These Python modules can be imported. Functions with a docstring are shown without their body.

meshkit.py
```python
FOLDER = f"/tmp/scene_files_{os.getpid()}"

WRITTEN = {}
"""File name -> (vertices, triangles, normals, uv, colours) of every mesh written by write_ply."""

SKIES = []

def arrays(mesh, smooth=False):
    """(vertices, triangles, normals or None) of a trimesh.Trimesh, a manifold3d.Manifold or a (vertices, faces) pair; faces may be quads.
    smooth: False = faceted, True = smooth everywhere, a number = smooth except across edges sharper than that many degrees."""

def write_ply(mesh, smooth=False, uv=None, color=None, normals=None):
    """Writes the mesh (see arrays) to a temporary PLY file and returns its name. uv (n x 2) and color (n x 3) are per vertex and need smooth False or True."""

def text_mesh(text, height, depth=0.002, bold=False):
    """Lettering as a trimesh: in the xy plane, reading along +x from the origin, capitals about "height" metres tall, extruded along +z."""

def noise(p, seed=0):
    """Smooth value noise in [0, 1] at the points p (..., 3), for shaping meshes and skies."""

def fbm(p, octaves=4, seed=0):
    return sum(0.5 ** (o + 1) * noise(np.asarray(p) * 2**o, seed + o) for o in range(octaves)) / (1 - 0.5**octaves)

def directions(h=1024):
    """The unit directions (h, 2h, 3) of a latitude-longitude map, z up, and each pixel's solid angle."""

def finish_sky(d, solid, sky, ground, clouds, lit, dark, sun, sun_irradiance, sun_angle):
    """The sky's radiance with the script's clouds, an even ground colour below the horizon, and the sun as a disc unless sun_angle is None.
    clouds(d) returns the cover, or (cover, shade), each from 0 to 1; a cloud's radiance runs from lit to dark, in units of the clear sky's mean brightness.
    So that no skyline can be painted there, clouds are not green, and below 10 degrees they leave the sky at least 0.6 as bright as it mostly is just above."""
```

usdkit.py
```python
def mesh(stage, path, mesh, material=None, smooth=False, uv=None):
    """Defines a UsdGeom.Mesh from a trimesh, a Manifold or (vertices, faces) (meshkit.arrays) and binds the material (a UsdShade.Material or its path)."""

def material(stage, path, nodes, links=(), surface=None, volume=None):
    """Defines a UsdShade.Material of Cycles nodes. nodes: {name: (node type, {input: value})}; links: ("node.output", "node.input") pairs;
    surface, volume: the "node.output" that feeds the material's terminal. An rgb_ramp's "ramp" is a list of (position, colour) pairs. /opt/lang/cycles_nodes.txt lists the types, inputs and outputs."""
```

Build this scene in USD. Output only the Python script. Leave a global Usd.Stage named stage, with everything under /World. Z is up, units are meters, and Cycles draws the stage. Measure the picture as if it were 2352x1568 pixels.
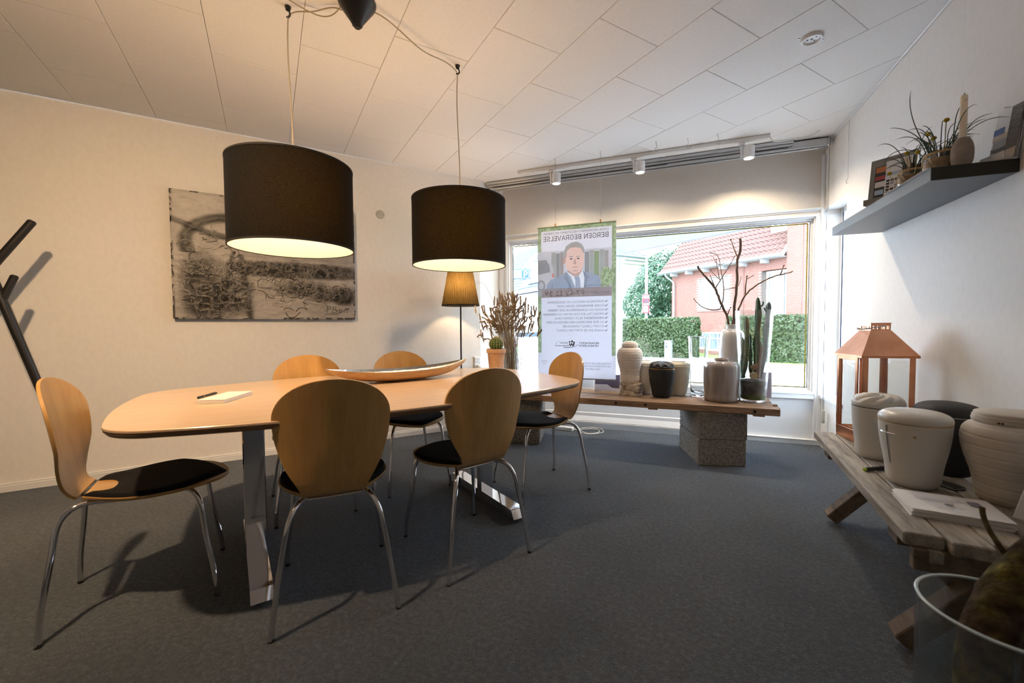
import math, random, numpy as np, trimesh, usdkit, meshkit
from pxr import Usd, UsdGeom, UsdLux, UsdShade, Sdf, Gf, Vt
from shapely.geometry import Polygon, Point, box as sbox, LineString
from shapely import affinity
import manifold3d as m3

stage = Usd.Stage.CreateInMemory()
UsdGeom.SetStageUpAxis(stage, 'Z'); UsdGeom.SetStageMetersPerUnit(stage, 1.0)
W = '/World'
UsdGeom.Xform.Define(stage, W)
random.seed(7); rng = np.random.default_rng(7)
PI = math.pi

# ------------------------------------------------------------------ camera
F_PX, PITCH, ROLL, YAW, TH = 955.57, 0.0365355, -0.0057997, 0.366454, 0.6742686
CAM_H = 1.065
_fw = np.array([-math.sin(YAW)*math.cos(PITCH), math.cos(YAW)*math.cos(PITCH), -math.sin(PITCH)])
_r0 = np.array([math.cos(YAW), math.sin(YAW), 0.0]); _u0 = np.cross(_r0, _fw)
_r = math.cos(ROLL)*_r0 + math.sin(ROLL)*_u0; _u = -math.sin(ROLL)*_r0 + math.cos(ROLL)*_u0
cam = UsdGeom.Camera.Define(stage, W + '/camera')
cam.AddTransformOp().Set(Gf.Matrix4d(*[float(x) for x in (*_r, 0, *_u, 0, *(-_fw), 0, 0, 0, CAM_H, 1)]))
cam.CreateHorizontalApertureAttr(36.0); cam.CreateFocalLengthAttr(F_PX/2352*36.0)
cam.CreateFStopAttr(2.4); cam.CreateFocusDistanceAttr(3.4)
cam.CreateClippingRangeAttr(Gf.Vec2f(0.05, 500.0))
EXPOSURE = 0.32
cam.CreateExposureAttr(EXPOSURE)

# ------------------------------------------------------------------ sky (bright overcast)
dome = UsdLux.DomeLight.Define(stage, W + '/sky')
dome.CreateIntensityAttr(3.35); dome.CreateColorAttr(Gf.Vec3f(0.81, 0.94, 1.12))
# strengths of the lamps of the room (used in the lamps' builders)
WARM = (1.0, 0.66, 0.35)
P_PENDANT, P_FLOORLAMP, P_SPOT, P_CEILSPOT = 120.0, 230.0, 800.0, 2600.0

# ------------------------------------------------------------------ helpers
D = np.array([math.sin(TH), math.cos(TH), 0.0]); N = np.array([math.cos(TH), -math.sin(TH), 0.0])
def sw(s, w, z=0.0): return D*s + N*w + np.array([0, 0, z])
_used = {}
def numbered(parent, name):
    k = (parent, name); n = _used.get(k, 0); _used[k] = n + 1
    return name if n == 0 else f'{name}_{n:03d}'
def meta(prim, label=None, cat=None, group=None, kind=None):
    for k, v in (('label', label), ('category', cat), ('group', group), ('kind', kind)):
        if v: prim.SetCustomDataByKey(k, v)
def thing(name, label, cat, loc=(0, 0, 0), rz=0.0, group=None, kind=None):
    p = f'{W}/{numbered(W, name)}'
    x = UsdGeom.Xform.Define(stage, p)
    x.AddTranslateOp().Set(Gf.Vec3d(*map(float, loc)))
    if rz: x.AddRotateZOp().Set(math.degrees(rz))
    meta(x.GetPrim(), label, cat, group, kind)
    return p
def part(name, mesh, mat, parent, smooth=35, label=None, kind=None, uv=None):
    p = f'{parent}/{numbered(parent, name)}'
    m = usdkit.mesh(stage, p, mesh, M[mat] if isinstance(mat, str) else mat, smooth=smooth, uv=uv)
    meta(m.GetPrim(), label, None, None, kind)
    return p
def solo(name, mesh, mat, label, cat, smooth=35, group=None, kind=None):
    p = f'{W}/{numbered(W, name)}'
    m = usdkit.mesh(stage, p, mesh, M[mat], smooth=smooth)
    meta(m.GetPrim(), label, cat, group, kind)
    return p
def copy_of(src, name, label, cat, loc, rz=0.0, group=None):
    p = f'{W}/{numbered(W, name)}'
    x = UsdGeom.Xform.Define(stage, p)
    pr = x.GetPrim(); pr.GetReferences().AddInternalReference(src)
    x.ClearXformOpOrder()
    x.AddTranslateOp().Set(Gf.Vec3d(*map(float, loc))); x.AddRotateZOp().Set(math.degrees(rz))
    pr.SetInstanceable(True); meta(pr, label, cat, group)
    return p
def cat_(*ms):
    ms = [m for m in ms if m is not None]
    return trimesh.util.concatenate(ms) if len(ms) > 1 else ms[0]
def bx(sx, sy, sz, c=(0, 0, 0), b=0.003, rz=0.0):
    b = min(b, sx*.45, sy*.45, sz*.45)
    h = np.array([sx, sy, sz])/2
    if b <= 0: m = trimesh.creation.box([sx, sy, sz])
    else:
        pts = []
        for sg in np.ndindex(2, 2, 2):
            s = np.array(sg)*2 - 1
            for k in range(3):
                q = h - b; q[k] = h[k]; pts.append(s*q)
        m = trimesh.convex.convex_hull(np.array(pts))
    if rz: m.apply_transform(trimesh.transformations.rotation_matrix(rz, [0, 0, 1]))
    m.apply_translation(c); return m
def b2(x0, x1, y0, y1, z0, z1, b=0.003):
    return bx(abs(x1-x0), abs(y1-y0), abs(z1-z0), ((x0+x1)/2, (y0+y1)/2, (z0+z1)/2), b)
def tube(pts, r, n=10, caps=True):
    p = np.asarray(pts, float); k = len(p); r = np.broadcast_to(np.asarray(r, float), (k,))
    t = np.gradient(p, axis=0); t /= np.linalg.norm(t, axis=1, keepdims=True) + 1e-12
    a = np.cross(t[0], [0, 0, 1.0]) if abs(t[0][2]) < .9 else np.cross(t[0], [1.0, 0, 0])
    a /= np.linalg.norm(a); A = [a]
    for i in range(1, k):
        a = A[-1] - t[i]*np.dot(A[-1], t[i]); a /= np.linalg.norm(a) + 1e-12; A.append(a)
    A = np.array(A); B = np.cross(t, A); ang = np.arange(n)*2*PI/n
    v = (p[:, None] + r[:, None, None]*(np.cos(ang)[None, :, None]*A[:, None] + np.sin(ang)[None, :, None]*B[:, None])).reshape(-1, 3)
    i, j = np.meshgrid(np.arange(k-1), np.arange(n), indexing='ij')
    q = np.stack([i*n+j, i*n+(j+1) % n, (i+1)*n+(j+1) % n, (i+1)*n+j], -1).reshape(-1, 4)
    f = np.vstack([q[:, [0, 1, 2]], q[:, [0, 2, 3]]])
    if caps:
        v = np.vstack([v, p[:1], p[-1:]]); c0, c1 = len(v)-2, len(v)-1; jj = np.arange(n)
        f = np.vstack([f, np.stack([np.full(n, c0), (jj+1) % n, jj], 1), np.stack([np.full(n, c1), (k-1)*n+jj, (k-1)*n+(jj+1) % n], 1)])
    return trimesh.Trimesh(v, f, process=False)
def spline(pts, n=24):
    from scipy.interpolate import CubicSpline
    p = np.asarray(pts, float); d = np.r_[0, np.cumsum(np.linalg.norm(np.diff(p, axis=0), axis=1))]
    return CubicSpline(d, p, axis=0)(np.linspace(0, d[-1], n))
def lathe(prof, n=48, fn=None):
    """prof: (r, z) from bottom to top on the outside; closes at r=0."""
    pr = np.asarray(prof, float); k = len(pr); ang = np.arange(n)*2*PI/n
    v = np.stack([pr[:, 0][:, None]*np.cos(ang), pr[:, 0][:, None]*np.sin(ang), np.broadcast_to(pr[:, 1][:, None], (k, n))], -1).reshape(-1, 3)
    if fn is not None: v = fn(v)
    i, j = np.meshgrid(np.arange(k-1), np.arange(n), indexing='ij')
    q = np.stack([i*n+j, i*n+(j+1) % n, (i+1)*n+(j+1) % n, (i+1)*n+j], -1).reshape(-1, 4)
    f = np.vstack([q[:, [0, 1, 2]], q[:, [0, 2, 3]]])
    m = trimesh.Trimesh(v, f, process=False); m.merge_vertices(); m.update_faces(m.nondegenerate_faces()); return m
def prof_spline(pts, n=40):
    p = spline(pts, n); p[:, 0] = np.maximum(p[:, 0], 0); return [tuple(x) for x in p]
def prism(poly, h, z=0.0):
    if poly.geom_type != 'Polygon': return cat_(*[prism(g, h, z) for g in poly.geoms])
    m = trimesh.creation.extrude_polygon(poly, h, engine='earcut'); m.apply_translation([0, 0, z]); return m
def xf(m, T): m = m.copy(); m.apply_transform(T); return m
def mv(m, *t): m = m.copy(); m.apply_translation(t); return m
def rot(m, a, ax=(0, 0, 1), pt=(0, 0, 0)):
    m = m.copy(); m.apply_transform(trimesh.transformations.rotation_matrix(a, ax, pt)); return m
def frame(o, x, y):
    x = np.asarray(x, float); x /= np.linalg.norm(x); y = np.asarray(y, float); y = y - x*np.dot(x, y); y /= np.linalg.norm(y)
    T = np.eye(4); T[:3, 0], T[:3, 1], T[:3, 2], T[:3, 3] = x, y, np.cross(x, y), o; return T
def bar(p, q, wx, wy, b=0.002, up=(0, 0, 1)):
    """A rectangular bar from p to q."""
    p, q = np.asarray(p, float), np.asarray(q, float); L = np.linalg.norm(q-p)
    m = bx(L, wx, wy, (L/2, 0, 0), b)
    d = (q-p)/L; u = np.asarray(up, float)
    if abs(np.dot(d, u)) > .98: u = np.array([0, 1.0, 0])
    y = np.cross(u, d); return xf(m, frame(p, d, y))
def strip_frame(x0, x1, z0, z1, t, dy, y, b=.002):
    """Four bars of a rectangular frame in the xz plane."""
    return cat_(b2(x0, x1, y, y+dy, z0, z0+t, b), b2(x0, x1, y, y+dy, z1-t, z1, b), b2(x0, x0+t, y, y+dy, z0+t, z1-t, b), b2(x1-t, x1, y, y+dy, z0+t, z1-t, b))

# ------------------------------------------------------------------ materials
M = {}
def mat(name, nodes, links, surface): M[name] = usdkit.material(stage, f'{W}/Looks/{name}', nodes, links, surface=surface); return M[name]
def pm(name, col, rough=.5, metal=0.0, **kw):
    return mat(name, {'p': ('principled_bsdf', dict(base_color=col, roughness=rough, metallic=metal, **kw))}, [], 'p.BSDF')
def pn(name, c1, c2, scale, rough=.5, lo=.35, hi=.65, bump=0.0, bscale=None, detail=4, stretch=None, dist=.01, world=False, bdetail=2, **kw):
    """Two colours mixed by noise in object space, with optional bump."""
    n = {'t': ('texture_coordinate', {}), 'm': ('mapping', {'scale': stretch or (1, 1, 1)}), 'n': ('noise_texture', {'scale': scale, 'detail': detail}),
         'r': ('rgb_ramp', {'ramp': [(lo, c1), (hi, c2)]}), 'p': ('principled_bsdf', dict(roughness=rough, **kw))}
    l = [('t.object', 'm.vector'), ('m.vector', 'n.vector'), ('n.fac', 'r.fac'), ('r.color', 'p.base_color')]
    if bump:
        n['bn'] = ('noise_texture', {'scale': bscale or scale, 'detail': bdetail}); n['b'] = ('bump', {'strength': bump, 'distance': dist})
        l += [('m.vector', 'bn.vector'), ('bn.fac', 'b.height'), ('b.normal', 'p.normal')]
    return mat(name, n, l, 'p.BSDF')
def island(name, cols, rough=.6, trans=0.0, src='geometry.random_per_island', bump=0.0, bscale=80.0, **kw):
    """A colour per loose piece (or per object with object_info)."""
    node, out = src.split('.')
    n = {'g': (node, {}), 'r': ('rgb_ramp', {'ramp': [(i/max(1, len(cols)-1), c) for i, c in enumerate(cols)]}), 'p': ('principled_bsdf', dict(roughness=rough, **kw))}
    l = [(f'g.{out}', 'r.fac'), ('r.color', 'p.base_color')]
    s = 'p.BSDF'
    if bump:
        n['bn'] = ('noise_texture', {'scale': bscale, 'detail': 3}); n['b'] = ('bump', {'strength': bump, 'distance': .01}); n['t'] = ('texture_coordinate', {})
        l += [('t.object', 'bn.vector'), ('bn.fac', 'b.height'), ('b.normal', 'p.normal')]
    if trans:
        n['tr'] = ('translucent_bsdf', {}); n['mx'] = ('mix_closure', {'fac': trans})
        l += [('r.color', 'tr.color'), ('p.BSDF', 'mx.closure1'), ('tr.BSDF', 'mx.closure2')]; s = 'mx.closure'
    return mat(name, n, l, s)
def emit(name, col, strength): return mat(name, {'e': ('emission', {'color': col, 'strength': strength})}, [], 'e.emission')
def thin(name, col, tcol, fac, rough=.8):
    """Cloth or paper that lets some light through."""
    return mat(name, {'p': ('principled_bsdf', {'base_color': col, 'roughness': rough, 'specular_ior_level': .2}), 't': ('translucent_bsdf', {'color': tcol}), 'm': ('mix_closure', {'fac': fac})},
               [('p.BSDF', 'm.closure1'), ('t.BSDF', 'm.closure2')], 'm.closure')

pn('wall_paint', (.80, .785, .76), (.83, .815, .79), 40, .75, bump=.10, bscale=420, dist=.002, stretch=(1, 1, .6))
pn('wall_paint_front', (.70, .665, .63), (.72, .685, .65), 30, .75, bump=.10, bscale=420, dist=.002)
pm('white_paint', (.80, .81, .82), .35)
pm('white_panel', (.78, .80, .83), .45)
pn('ceiling_board', (.80, .79, .78), (.83, .82, .81), 60, .8, bump=.05, bscale=500, dist=.001)
pm('ceiling_gap', (.74, .72, .69), .9)
# carpet: loop pile, blue-grey with a fleck
mat('carpet', {'t': ('texture_coordinate', {}), 'n': ('noise_texture', {'scale': 210, 'detail': 3, 'roughness': .7}), 'n2': ('noise_texture', {'scale': 55, 'detail': 3}), 'n3': ('noise_texture', {'scale': 1.6, 'detail': 3}),
    'a': ('math', {'math_type': 'multiply_add', 'value2': .55}), 'a2': ('math', {'math_type': 'multiply_add', 'value2': .30}), 'k': ('math', {'math_type': 'multiply', 'value2': .15}),
    'r': ('rgb_ramp', {'ramp': [(.30, (.030, .041, .053)), (.50, (.074, .093, .118)), (.70, (.21, .24, .285))]}),
    'v': ('voronoi_texture', {'scale': 330}), 'b': ('bump', {'strength': .9, 'distance': .004}), 'p': ('principled_bsdf', {'roughness': .95, 'specular_ior_level': .15, 'sheen_weight': .15, 'sheen_roughness': .5})},
    [('t.object', 'n.vector'), ('t.object', 'n2.vector'), ('t.object', 'n3.vector'), ('t.object', 'v.vector'), ('n3.fac', 'k.value1'), ('n2.fac', 'a2.value1'), ('k.value', 'a2.value3'), ('n.fac', 'a.value1'), ('a2.value', 'a.value3'),
     ('a.value', 'r.fac'), ('r.color', 'p.base_color'), ('v.distance', 'b.height'), ('b.normal', 'p.normal')], 'p.BSDF')
def wood(name, c1, c2, grain=(26, 26, 1.6), rough=.35, coat=0.0, scale=1.0, bump=.0):
    return mat(name, {'t': ('texture_coordinate', {}), 'm': ('mapping', {'scale': grain}), 'n': ('noise_texture', {'scale': 1.6*scale, 'detail': 6, 'roughness': .6, 'distortion': .4}), 'f': ('noise_texture', {'scale': 9*scale, 'detail': 3}),
        'mx': ('math', {'math_type': 'multiply_add', 'value2': .75}), 'k': ('math', {'math_type': 'multiply', 'value2': .25}),
        'r': ('rgb_ramp', {'ramp': [(.36, c1), (.64, c2)]}), 'b': ('bump', {'strength': bump, 'distance': .003}), 'p': ('principled_bsdf', {'roughness': rough, 'coat_weight': coat, 'coat_roughness': .12})},
        [('t.object', 'm.vector'), ('m.vector', 'n.vector'), ('m.vector', 'f.vector'), ('f.fac', 'k.value1'), ('n.fac', 'mx.value1'), ('k.value', 'mx.value3'), ('mx.value', 'r.fac'), ('r.color', 'p.base_color'), ('mx.value', 'b.height'), ('b.normal', 'p.normal')], 'p.BSDF')
wood('beech_back', (.47, .265, .085), (.57, .335, .12), (22, 22, 1.3), .38, .25)
wood('beech_seat', (.47, .265, .085), (.57, .335, .12), (22, 1.3, 22), .38, .25)
wood('beech_top', (.68, .48, .31), (.75, .55, .37), (1.2, 24, 24), .28, .35)
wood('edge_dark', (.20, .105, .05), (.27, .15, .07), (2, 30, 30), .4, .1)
wood('grey_timber', (.17, .145, .12), (.44, .40, .35), (9, .9, 9), .75, 0, 2.0, .5)
wood('grey_timber_dark', (.075, .055, .04), (.19, .145, .105), (9, .9, 9), .8, 0, 2.0, .5)
wood('slat_timber', (.17, .10, .055), (.37, .25, .165), (1.2, 14, 14), .6, .05, 2.0, .25)
pm('bolt_hole', (.02, .015, .012), .8)
pm('chrome', (.78, .78, .80), .07, 1.0)
pm('steel', (.55, .55, .56), .28, 1.0)
pm('black_plastic', (.012, .012, .013), .4)
pm('black_metal', (.014, .014, .015), .42)
pn('felt', (.010, .010, .012), (.017, .017, .020), 300, .95, specular_ior_level=.15, bump=.3, bscale=900, dist=.001)
def gl(name, tint, r=.02, f0=.04, pw=4.0, k=.75):
    """A thin glass wall or pane: mostly clear, mirror-like at a grazing angle (from either side)."""
    return mat(name, {'f': ('layer_weight', {'blend': .5}), 'p': ('math', {'math_type': 'power', 'value2': pw}), 'a': ('math', {'math_type': 'multiply_add', 'value2': k, 'value3': f0}), 't': ('transparent_bsdf', {'color': tint}), 'g': ('glossy_bsdf', {'color': (1, 1, 1), 'roughness': r}), 'm': ('mix_closure', {})},
               [('f.facing', 'p.value1'), ('p.value', 'a.value1'), ('a.value', 'm.fac'), ('t.BSDF', 'm.closure1'), ('g.BSDF', 'm.closure2')], 'm.closure')
gl('pane', (.97, .985, .98)); gl('vase_glass', (.95, .965, .97), .03, .05, 3.0, .6); gl('acrylic', (.90, .925, .94), .10, .11, 3.0, .5); gl('lantern_glass', (.97, .98, .98))
pm('solid_glass', (.96, .98, .98), .02, 0, transmission_weight=1.0, ior=1.5)
# ------------------------------------------------------------------ the room
YW, CEIL, XR, WL = 4.364, 2.60, 1.225, -3.99
A0 = sw(-4.3, WL)[:2]; A1 = sw(1.95, WL)[:2]
ROOM = [tuple(A0), (-4.6, -2.6), (XR, -2.6), (XR, YW), (-1.815, YW), tuple(A1)]
room_poly = Polygon(ROOM)
solo('floor', prism(room_poly.buffer(.30, join_style=2), .05, -.05), 'carpet', 'blue-grey flecked loop carpet over the whole floor', 'carpet', False, kind='structure')
def wall_seg(p, q, h0, h1, t=.12):
    p, q = np.array(p), np.array(q); d = (q-p)/np.linalg.norm(q-p); n = np.array([-d[1], d[0]])
    if room_poly.contains(Point(*((p+q)/2 + n*.05))): n = -n
    e = d*.0
    return prism(Polygon([p-e, q+e, q+e+n*t, p-e+n*t]), h1-h0, h0)
solo('wall_left', cat_(wall_seg(A0, A1, 0, CEIL), wall_seg(A1, (-1.815, YW+.1), 0, CEIL)), 'wall_paint', 'long white papered wall with the painting', 'wall', False, kind='structure')
solo('wall_back', cat_(wall_seg(ROOM[0], ROOM[1], 0, CEIL), wall_seg(ROOM[1], ROOM[2], 0, CEIL)), 'wall_paint', 'white wall behind the viewer', 'wall', False, kind='structure')
Y2, Z2A, Z2B = 3.862, .452, 2.052
solo('wall_right', cat_(b2(XR, 1.40, -2.72, Y2, 0, CEIL, 0), b2(XR, 1.40, Y2, YW+.12, 0, Z2A-.03, 0), b2(XR, 1.40, Y2, YW+.12, Z2B, CEIL, 0)), 'wall_paint', 'white papered wall with the floating shelf', 'wall', False, kind='structure')
WX0, WX1, WZ0, WZ1 = -1.722, 1.172, .462, 2.012
wf = thing('wall_front', 'beige wall around the shop window', 'wall', kind='structure')
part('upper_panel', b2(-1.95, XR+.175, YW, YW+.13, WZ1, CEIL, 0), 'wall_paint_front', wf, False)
part('side_panel', b2(-1.95, WX0, YW, YW+.13, 0, WZ1, 0), 'white_panel', wf, False)
part('side_panel', b2(WX1, XR+.175, YW, YW+.13, 0, WZ1, 0), 'white_panel', wf, False)
part('lower_panel', b2(WX0, WX1, YW+.012, YW+.13, 0, WZ0, 0), 'white_panel', wf, False)
part('stile', b2(1.175, XR+.02, YW-.012, YW+.01, .05, WZ1+.02), 'white_panel', wf)
part('bottom_rail', b2(WX0, 1.175, YW-.010, YW+.013, .405, WZ0, .002), 'white_panel', wf)
# ceiling of staggered boards, 425 x 640 mm
ce = thing('ceiling', 'white ceiling of staggered boards', 'ceiling', kind='structure')
part('backing', prism(room_poly.buffer(.10, join_style=2), .05, CEIL+.014), 'ceiling_gap', ce, False)
def board(poly, z0, t, ch=.003):
    inner = poly.buffer(-ch, join_style=2)
    if inner.is_empty or inner.geom_type != 'Polygon': return prism(poly, t, z0)
    a = np.array(poly.exterior.coords)[:-1]; pts = [np.c_[a, np.full(len(a), z0+t)], np.c_[a, np.full(len(a), z0+ch*.6)], np.c_[np.array(inner.exterior.coords)[:-1], np.full(len(inner.exterior.coords)-1, z0)]]
    return trimesh.convex.convex_hull(np.vstack(pts))
inner_room = room_poly.buffer(-.004, join_style=2)
for c in range(-10, 13):
    s0 = -.664 + .4255*c
    for k in range(-12, 3):
        w1 = -1.936 + .6395*k + (0 if c % 2 == 0 else -.3195) + .6395*2
        g = .0011
        q = Polygon([sw(s0+g, w1+g)[:2], sw(s0+.4255-g, w1+g)[:2], sw(s0+.4255-g, w1+.6395-g)[:2], sw(s0+g, w1+.6395-g)[:2]]).intersection(inner_room)
        if q.is_empty or q.geom_type != 'Polygon' or q.area < 2e-3: continue
        part('ceiling_board', board(q, CEIL-.001*rng.random(), .014, .0028), 'ceiling_board', ce, False)
# cornice bead of the right wall
solo('trim_1', b2(XR-.012, XR, -2.6, YW, CEIL-.014, CEIL-.001, .004), 'white_paint', 'thin white bead between right wall and ceiling', 'trim', kind='structure')
solo('trim_2', cat_(b2(-1.80, 1.235, YW-.022, YW+.004, 2.062, 2.078, .003), b2(-1.80, 1.235, YW-.010, YW+.004, 2.050, 2.064, .002)), 'white_panel', 'thin ledge moulding along the wall above the shop window', 'trim', kind='structure')
solo('trim_3', b2(-1.815, -1.772, YW-.014, YW+.004, 0, 2.585, .003), 'white_panel', 'white corner strip left of the shop window', 'trim', kind='structure')
solo('trim_4', b2(1.198, XR-.001, YW-.020, YW+.004, 0, 2.52, .003), 'white_panel', 'white corner strip right of the shop window', 'trim', kind='structure')
d_left = math.atan2(D[1], D[0])
def along_left(s0, s1, t, z0, z1, off=0.0, b=.003):
    m = bx(s1-s0, t, z1-z0, (0, 0, 0), b); m = rot(m, d_left); c = sw((s0+s1)/2, WL+off+t/2, (z0+z1)/2); return mv(m, *c)
solo('baseboard_left', cat_(along_left(-4.2, 1.94, .014, 0, .048), along_left(-4.2, 1.94, .010, .048, .060)), 'white_paint', 'low white baseboard under the long left wall', 'baseboard', kind='structure')
solo('baseboard_front', cat_(b2(-1.80, 1.20, YW-.020, YW+.012, 0, .040, .002), b2(-1.80, 1.20, YW-.028, YW+.012, .040, .050, .003)), 'white_paint', 'low white baseboard under the shop window', 'baseboard', kind='structure')
solo('baseboard_right', b2(XR-.014, XR, -2.55, 3.84, 0, .055, .003), 'white_paint', 'low white baseboard under the right wall', 'baseboard', kind='structure')
# ---- shop window
w1_ = thing('window_1', 'wide shop window onto the street, yellow tape around its pane', 'window', kind='structure')
part('casing', strip_frame(WX0-.022, WX1+.012, WZ0-.016, WZ1+.014, .022, .014, YW-.014), 'white_paint', w1_)
part('frame', strip_frame(WX0, WX1, WZ0, WZ1, .016, .06, YW+.004), 'white_paint', w1_)
part('sash', strip_frame(WX0+.012, WX1-.010, WZ0+.012, WZ1-.012, .026, .03, YW+.040), 'white_paint', w1_)
pm('gasket', (.02, .025, .05), .6)
part('gasket', strip_frame(WX0+.037, WX1-.035, WZ0+.037, WZ1-.037, .004, .006, YW+.048, 0), 'gasket', w1_, label='dark rubber seal')
part('pane', b2(WX0+.035, WX1-.033, YW+.056, YW+.060, WZ0+.035, WZ1-.035, 0), 'pane', w1_, False)
pm('tape', (.30, .25, .03), .6)
for m in (b2(-1.675, 1.118, YW+.053, YW+.055, 1.954, 1.964, 0), b2(-1.675, 1.118, YW+.053, YW+.055, .500, .508, 0), b2(-1.678, -1.670, YW+.053, YW+.055, .50, 1.955, 0), b2(1.114, 1.123, YW+.053, YW+.055, .50, 1.955, 0)):
    part('tape_strip', m, 'tape', w1_, False, label='olive yellow tape line')
# ---- narrow window in the right wall, beside the corner
w2_ = thing('window_2', 'narrow recessed side window in the right wall', 'window', kind='structure')
part('sill', b2(XR-.012, 1.36, Y2-.01, YW-.002, Z2A-.032, Z2A, .003), 'white_paint', w2_)
part('frame', cat_(b2(1.345, 1.395, Y2+.001, Y2+.045, Z2A, Z2B), b2(1.345, 1.395, YW-.045, YW-.001, Z2A, Z2B), b2(1.345, 1.395, Y2+.045, YW-.045, Z2A, Z2A+.045), b2(1.345, 1.395, Y2+.045, YW-.045, Z2B-.045, Z2B)), 'white_paint', w2_)
part('gasket', cat_(b2(1.343, 1.350, YW-.050, YW-.044, Z2A+.002, Z2B-.002, 0), b2(1.343, 1.350, Y2+.044, Y2+.050, Z2A+.002, Z2B-.002, 0)), 'gasket', w2_, label='dark rubber seal')
part('pane', b2(1.366, 1.370, Y2+.045, YW-.045, Z2A+.045, Z2B-.045, 0), 'pane', w2_, False)

# ------------------------------------------------------------------ outside
GZ = -.40
pn('asphalt', (.25, .25, .26), (.31, .31, .32), 40, .9, bump=.3, bscale=300)
pn('paving', (.21, .19, .175), (.30, .275, .255), 2.5, .9, bump=.2, bscale=200)
pm('kerb_stone', (.30, .30, .31), .85)
pn('lawn', (.10, .22, .03), (.24, .40, .08), 30, .9)
def street(n0, n1, a0, a1, z0, z1):
    """A strip along the street: n across, a along."""
    P = lambda a, n: np.array([-.7071*a + .7071*n, .7071*a + .7071*n])
    return prism(Polygon([P(a0, n0), P(a1, n0), P(a1, n1), P(a0, n1)]), z1-z0, z0)
solo('road', street(-40, 12.95, -60, 70, GZ-.30, GZ-.10), 'asphalt', 'pale asphalt street', 'road', False, kind='structure')
kb = thing('kerb', 'grey stone kerb along the far pavement', 'kerb', kind='structure')
for k in range(34): part('kerb_stone', street(12.95, 13.10, -8+k, -8+k+.985, GZ-.25, GZ+.012), 'kerb_stone', kb, False)
pv = thing('pavement', 'far pavement of pale slabs in front of the hedges', 'pavement', kind='structure')
part('bed', street(13.10, 15.6, -10, 30, GZ-.25, GZ-.012), 'kerb_stone', pv, False)
for k in range(22):
    for j in range(4): part('paving_slab', street(13.105+j*.62, 13.105+j*.62+.612, 3+k*.62, 3+k*.62+.612, GZ-.05, GZ+.004*rng.random()), 'paving', pv, False)
solo('garden', street(15.6, 60, -60, 70, GZ-.30, GZ-.01), 'lawn', 'lawn of the front garden behind the hedges', 'lawn', False, kind='structure')
# ---- canopy over the shop front
CP = np.array([-.855, 8.16]); CE = np.array([2.17, -1.605]); CE /= np.linalg.norm(CE); CN = np.array([-CE[1], CE[0]]); CN = -CN if CN[1] > 0 else CN
cn = thing('canopy', 'white slatted canopy over the pavement outside the window', 'canopy', kind='structure')
pm('canopy_white', (.40, .43, .46), .5)
half = sbox(-20, YW+.14, 20, 30)
part('canopy_deck', prism(Polygon([CP-CE*.25+CN*.0, CP+CE*7, CP+CE*7+CN*6, CP-CE*.25+CN*6]).intersection(half), .10, 2.445), 'canopy_white', cn, False)
for k in range(30):
    a, b = .03+.155*k, .03+.155*k+.150
    q = Polygon([CP-CE*.24+CN*a, CP+CE*6.9+CN*a, CP+CE*6.9+CN*b, CP-CE*.24+CN*b]).intersection(half)
    if q.is_empty or q.geom_type != 'Polygon': continue
    part('slat', prism(q, .014, 2.428), 'canopy_white', cn, False)
part('fascia', bar(np.r_[CP-CE*.27, 2.485], np.r_[CP+CE*7, 2.485], .03, .13, .004), 'canopy_white', cn)
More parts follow.
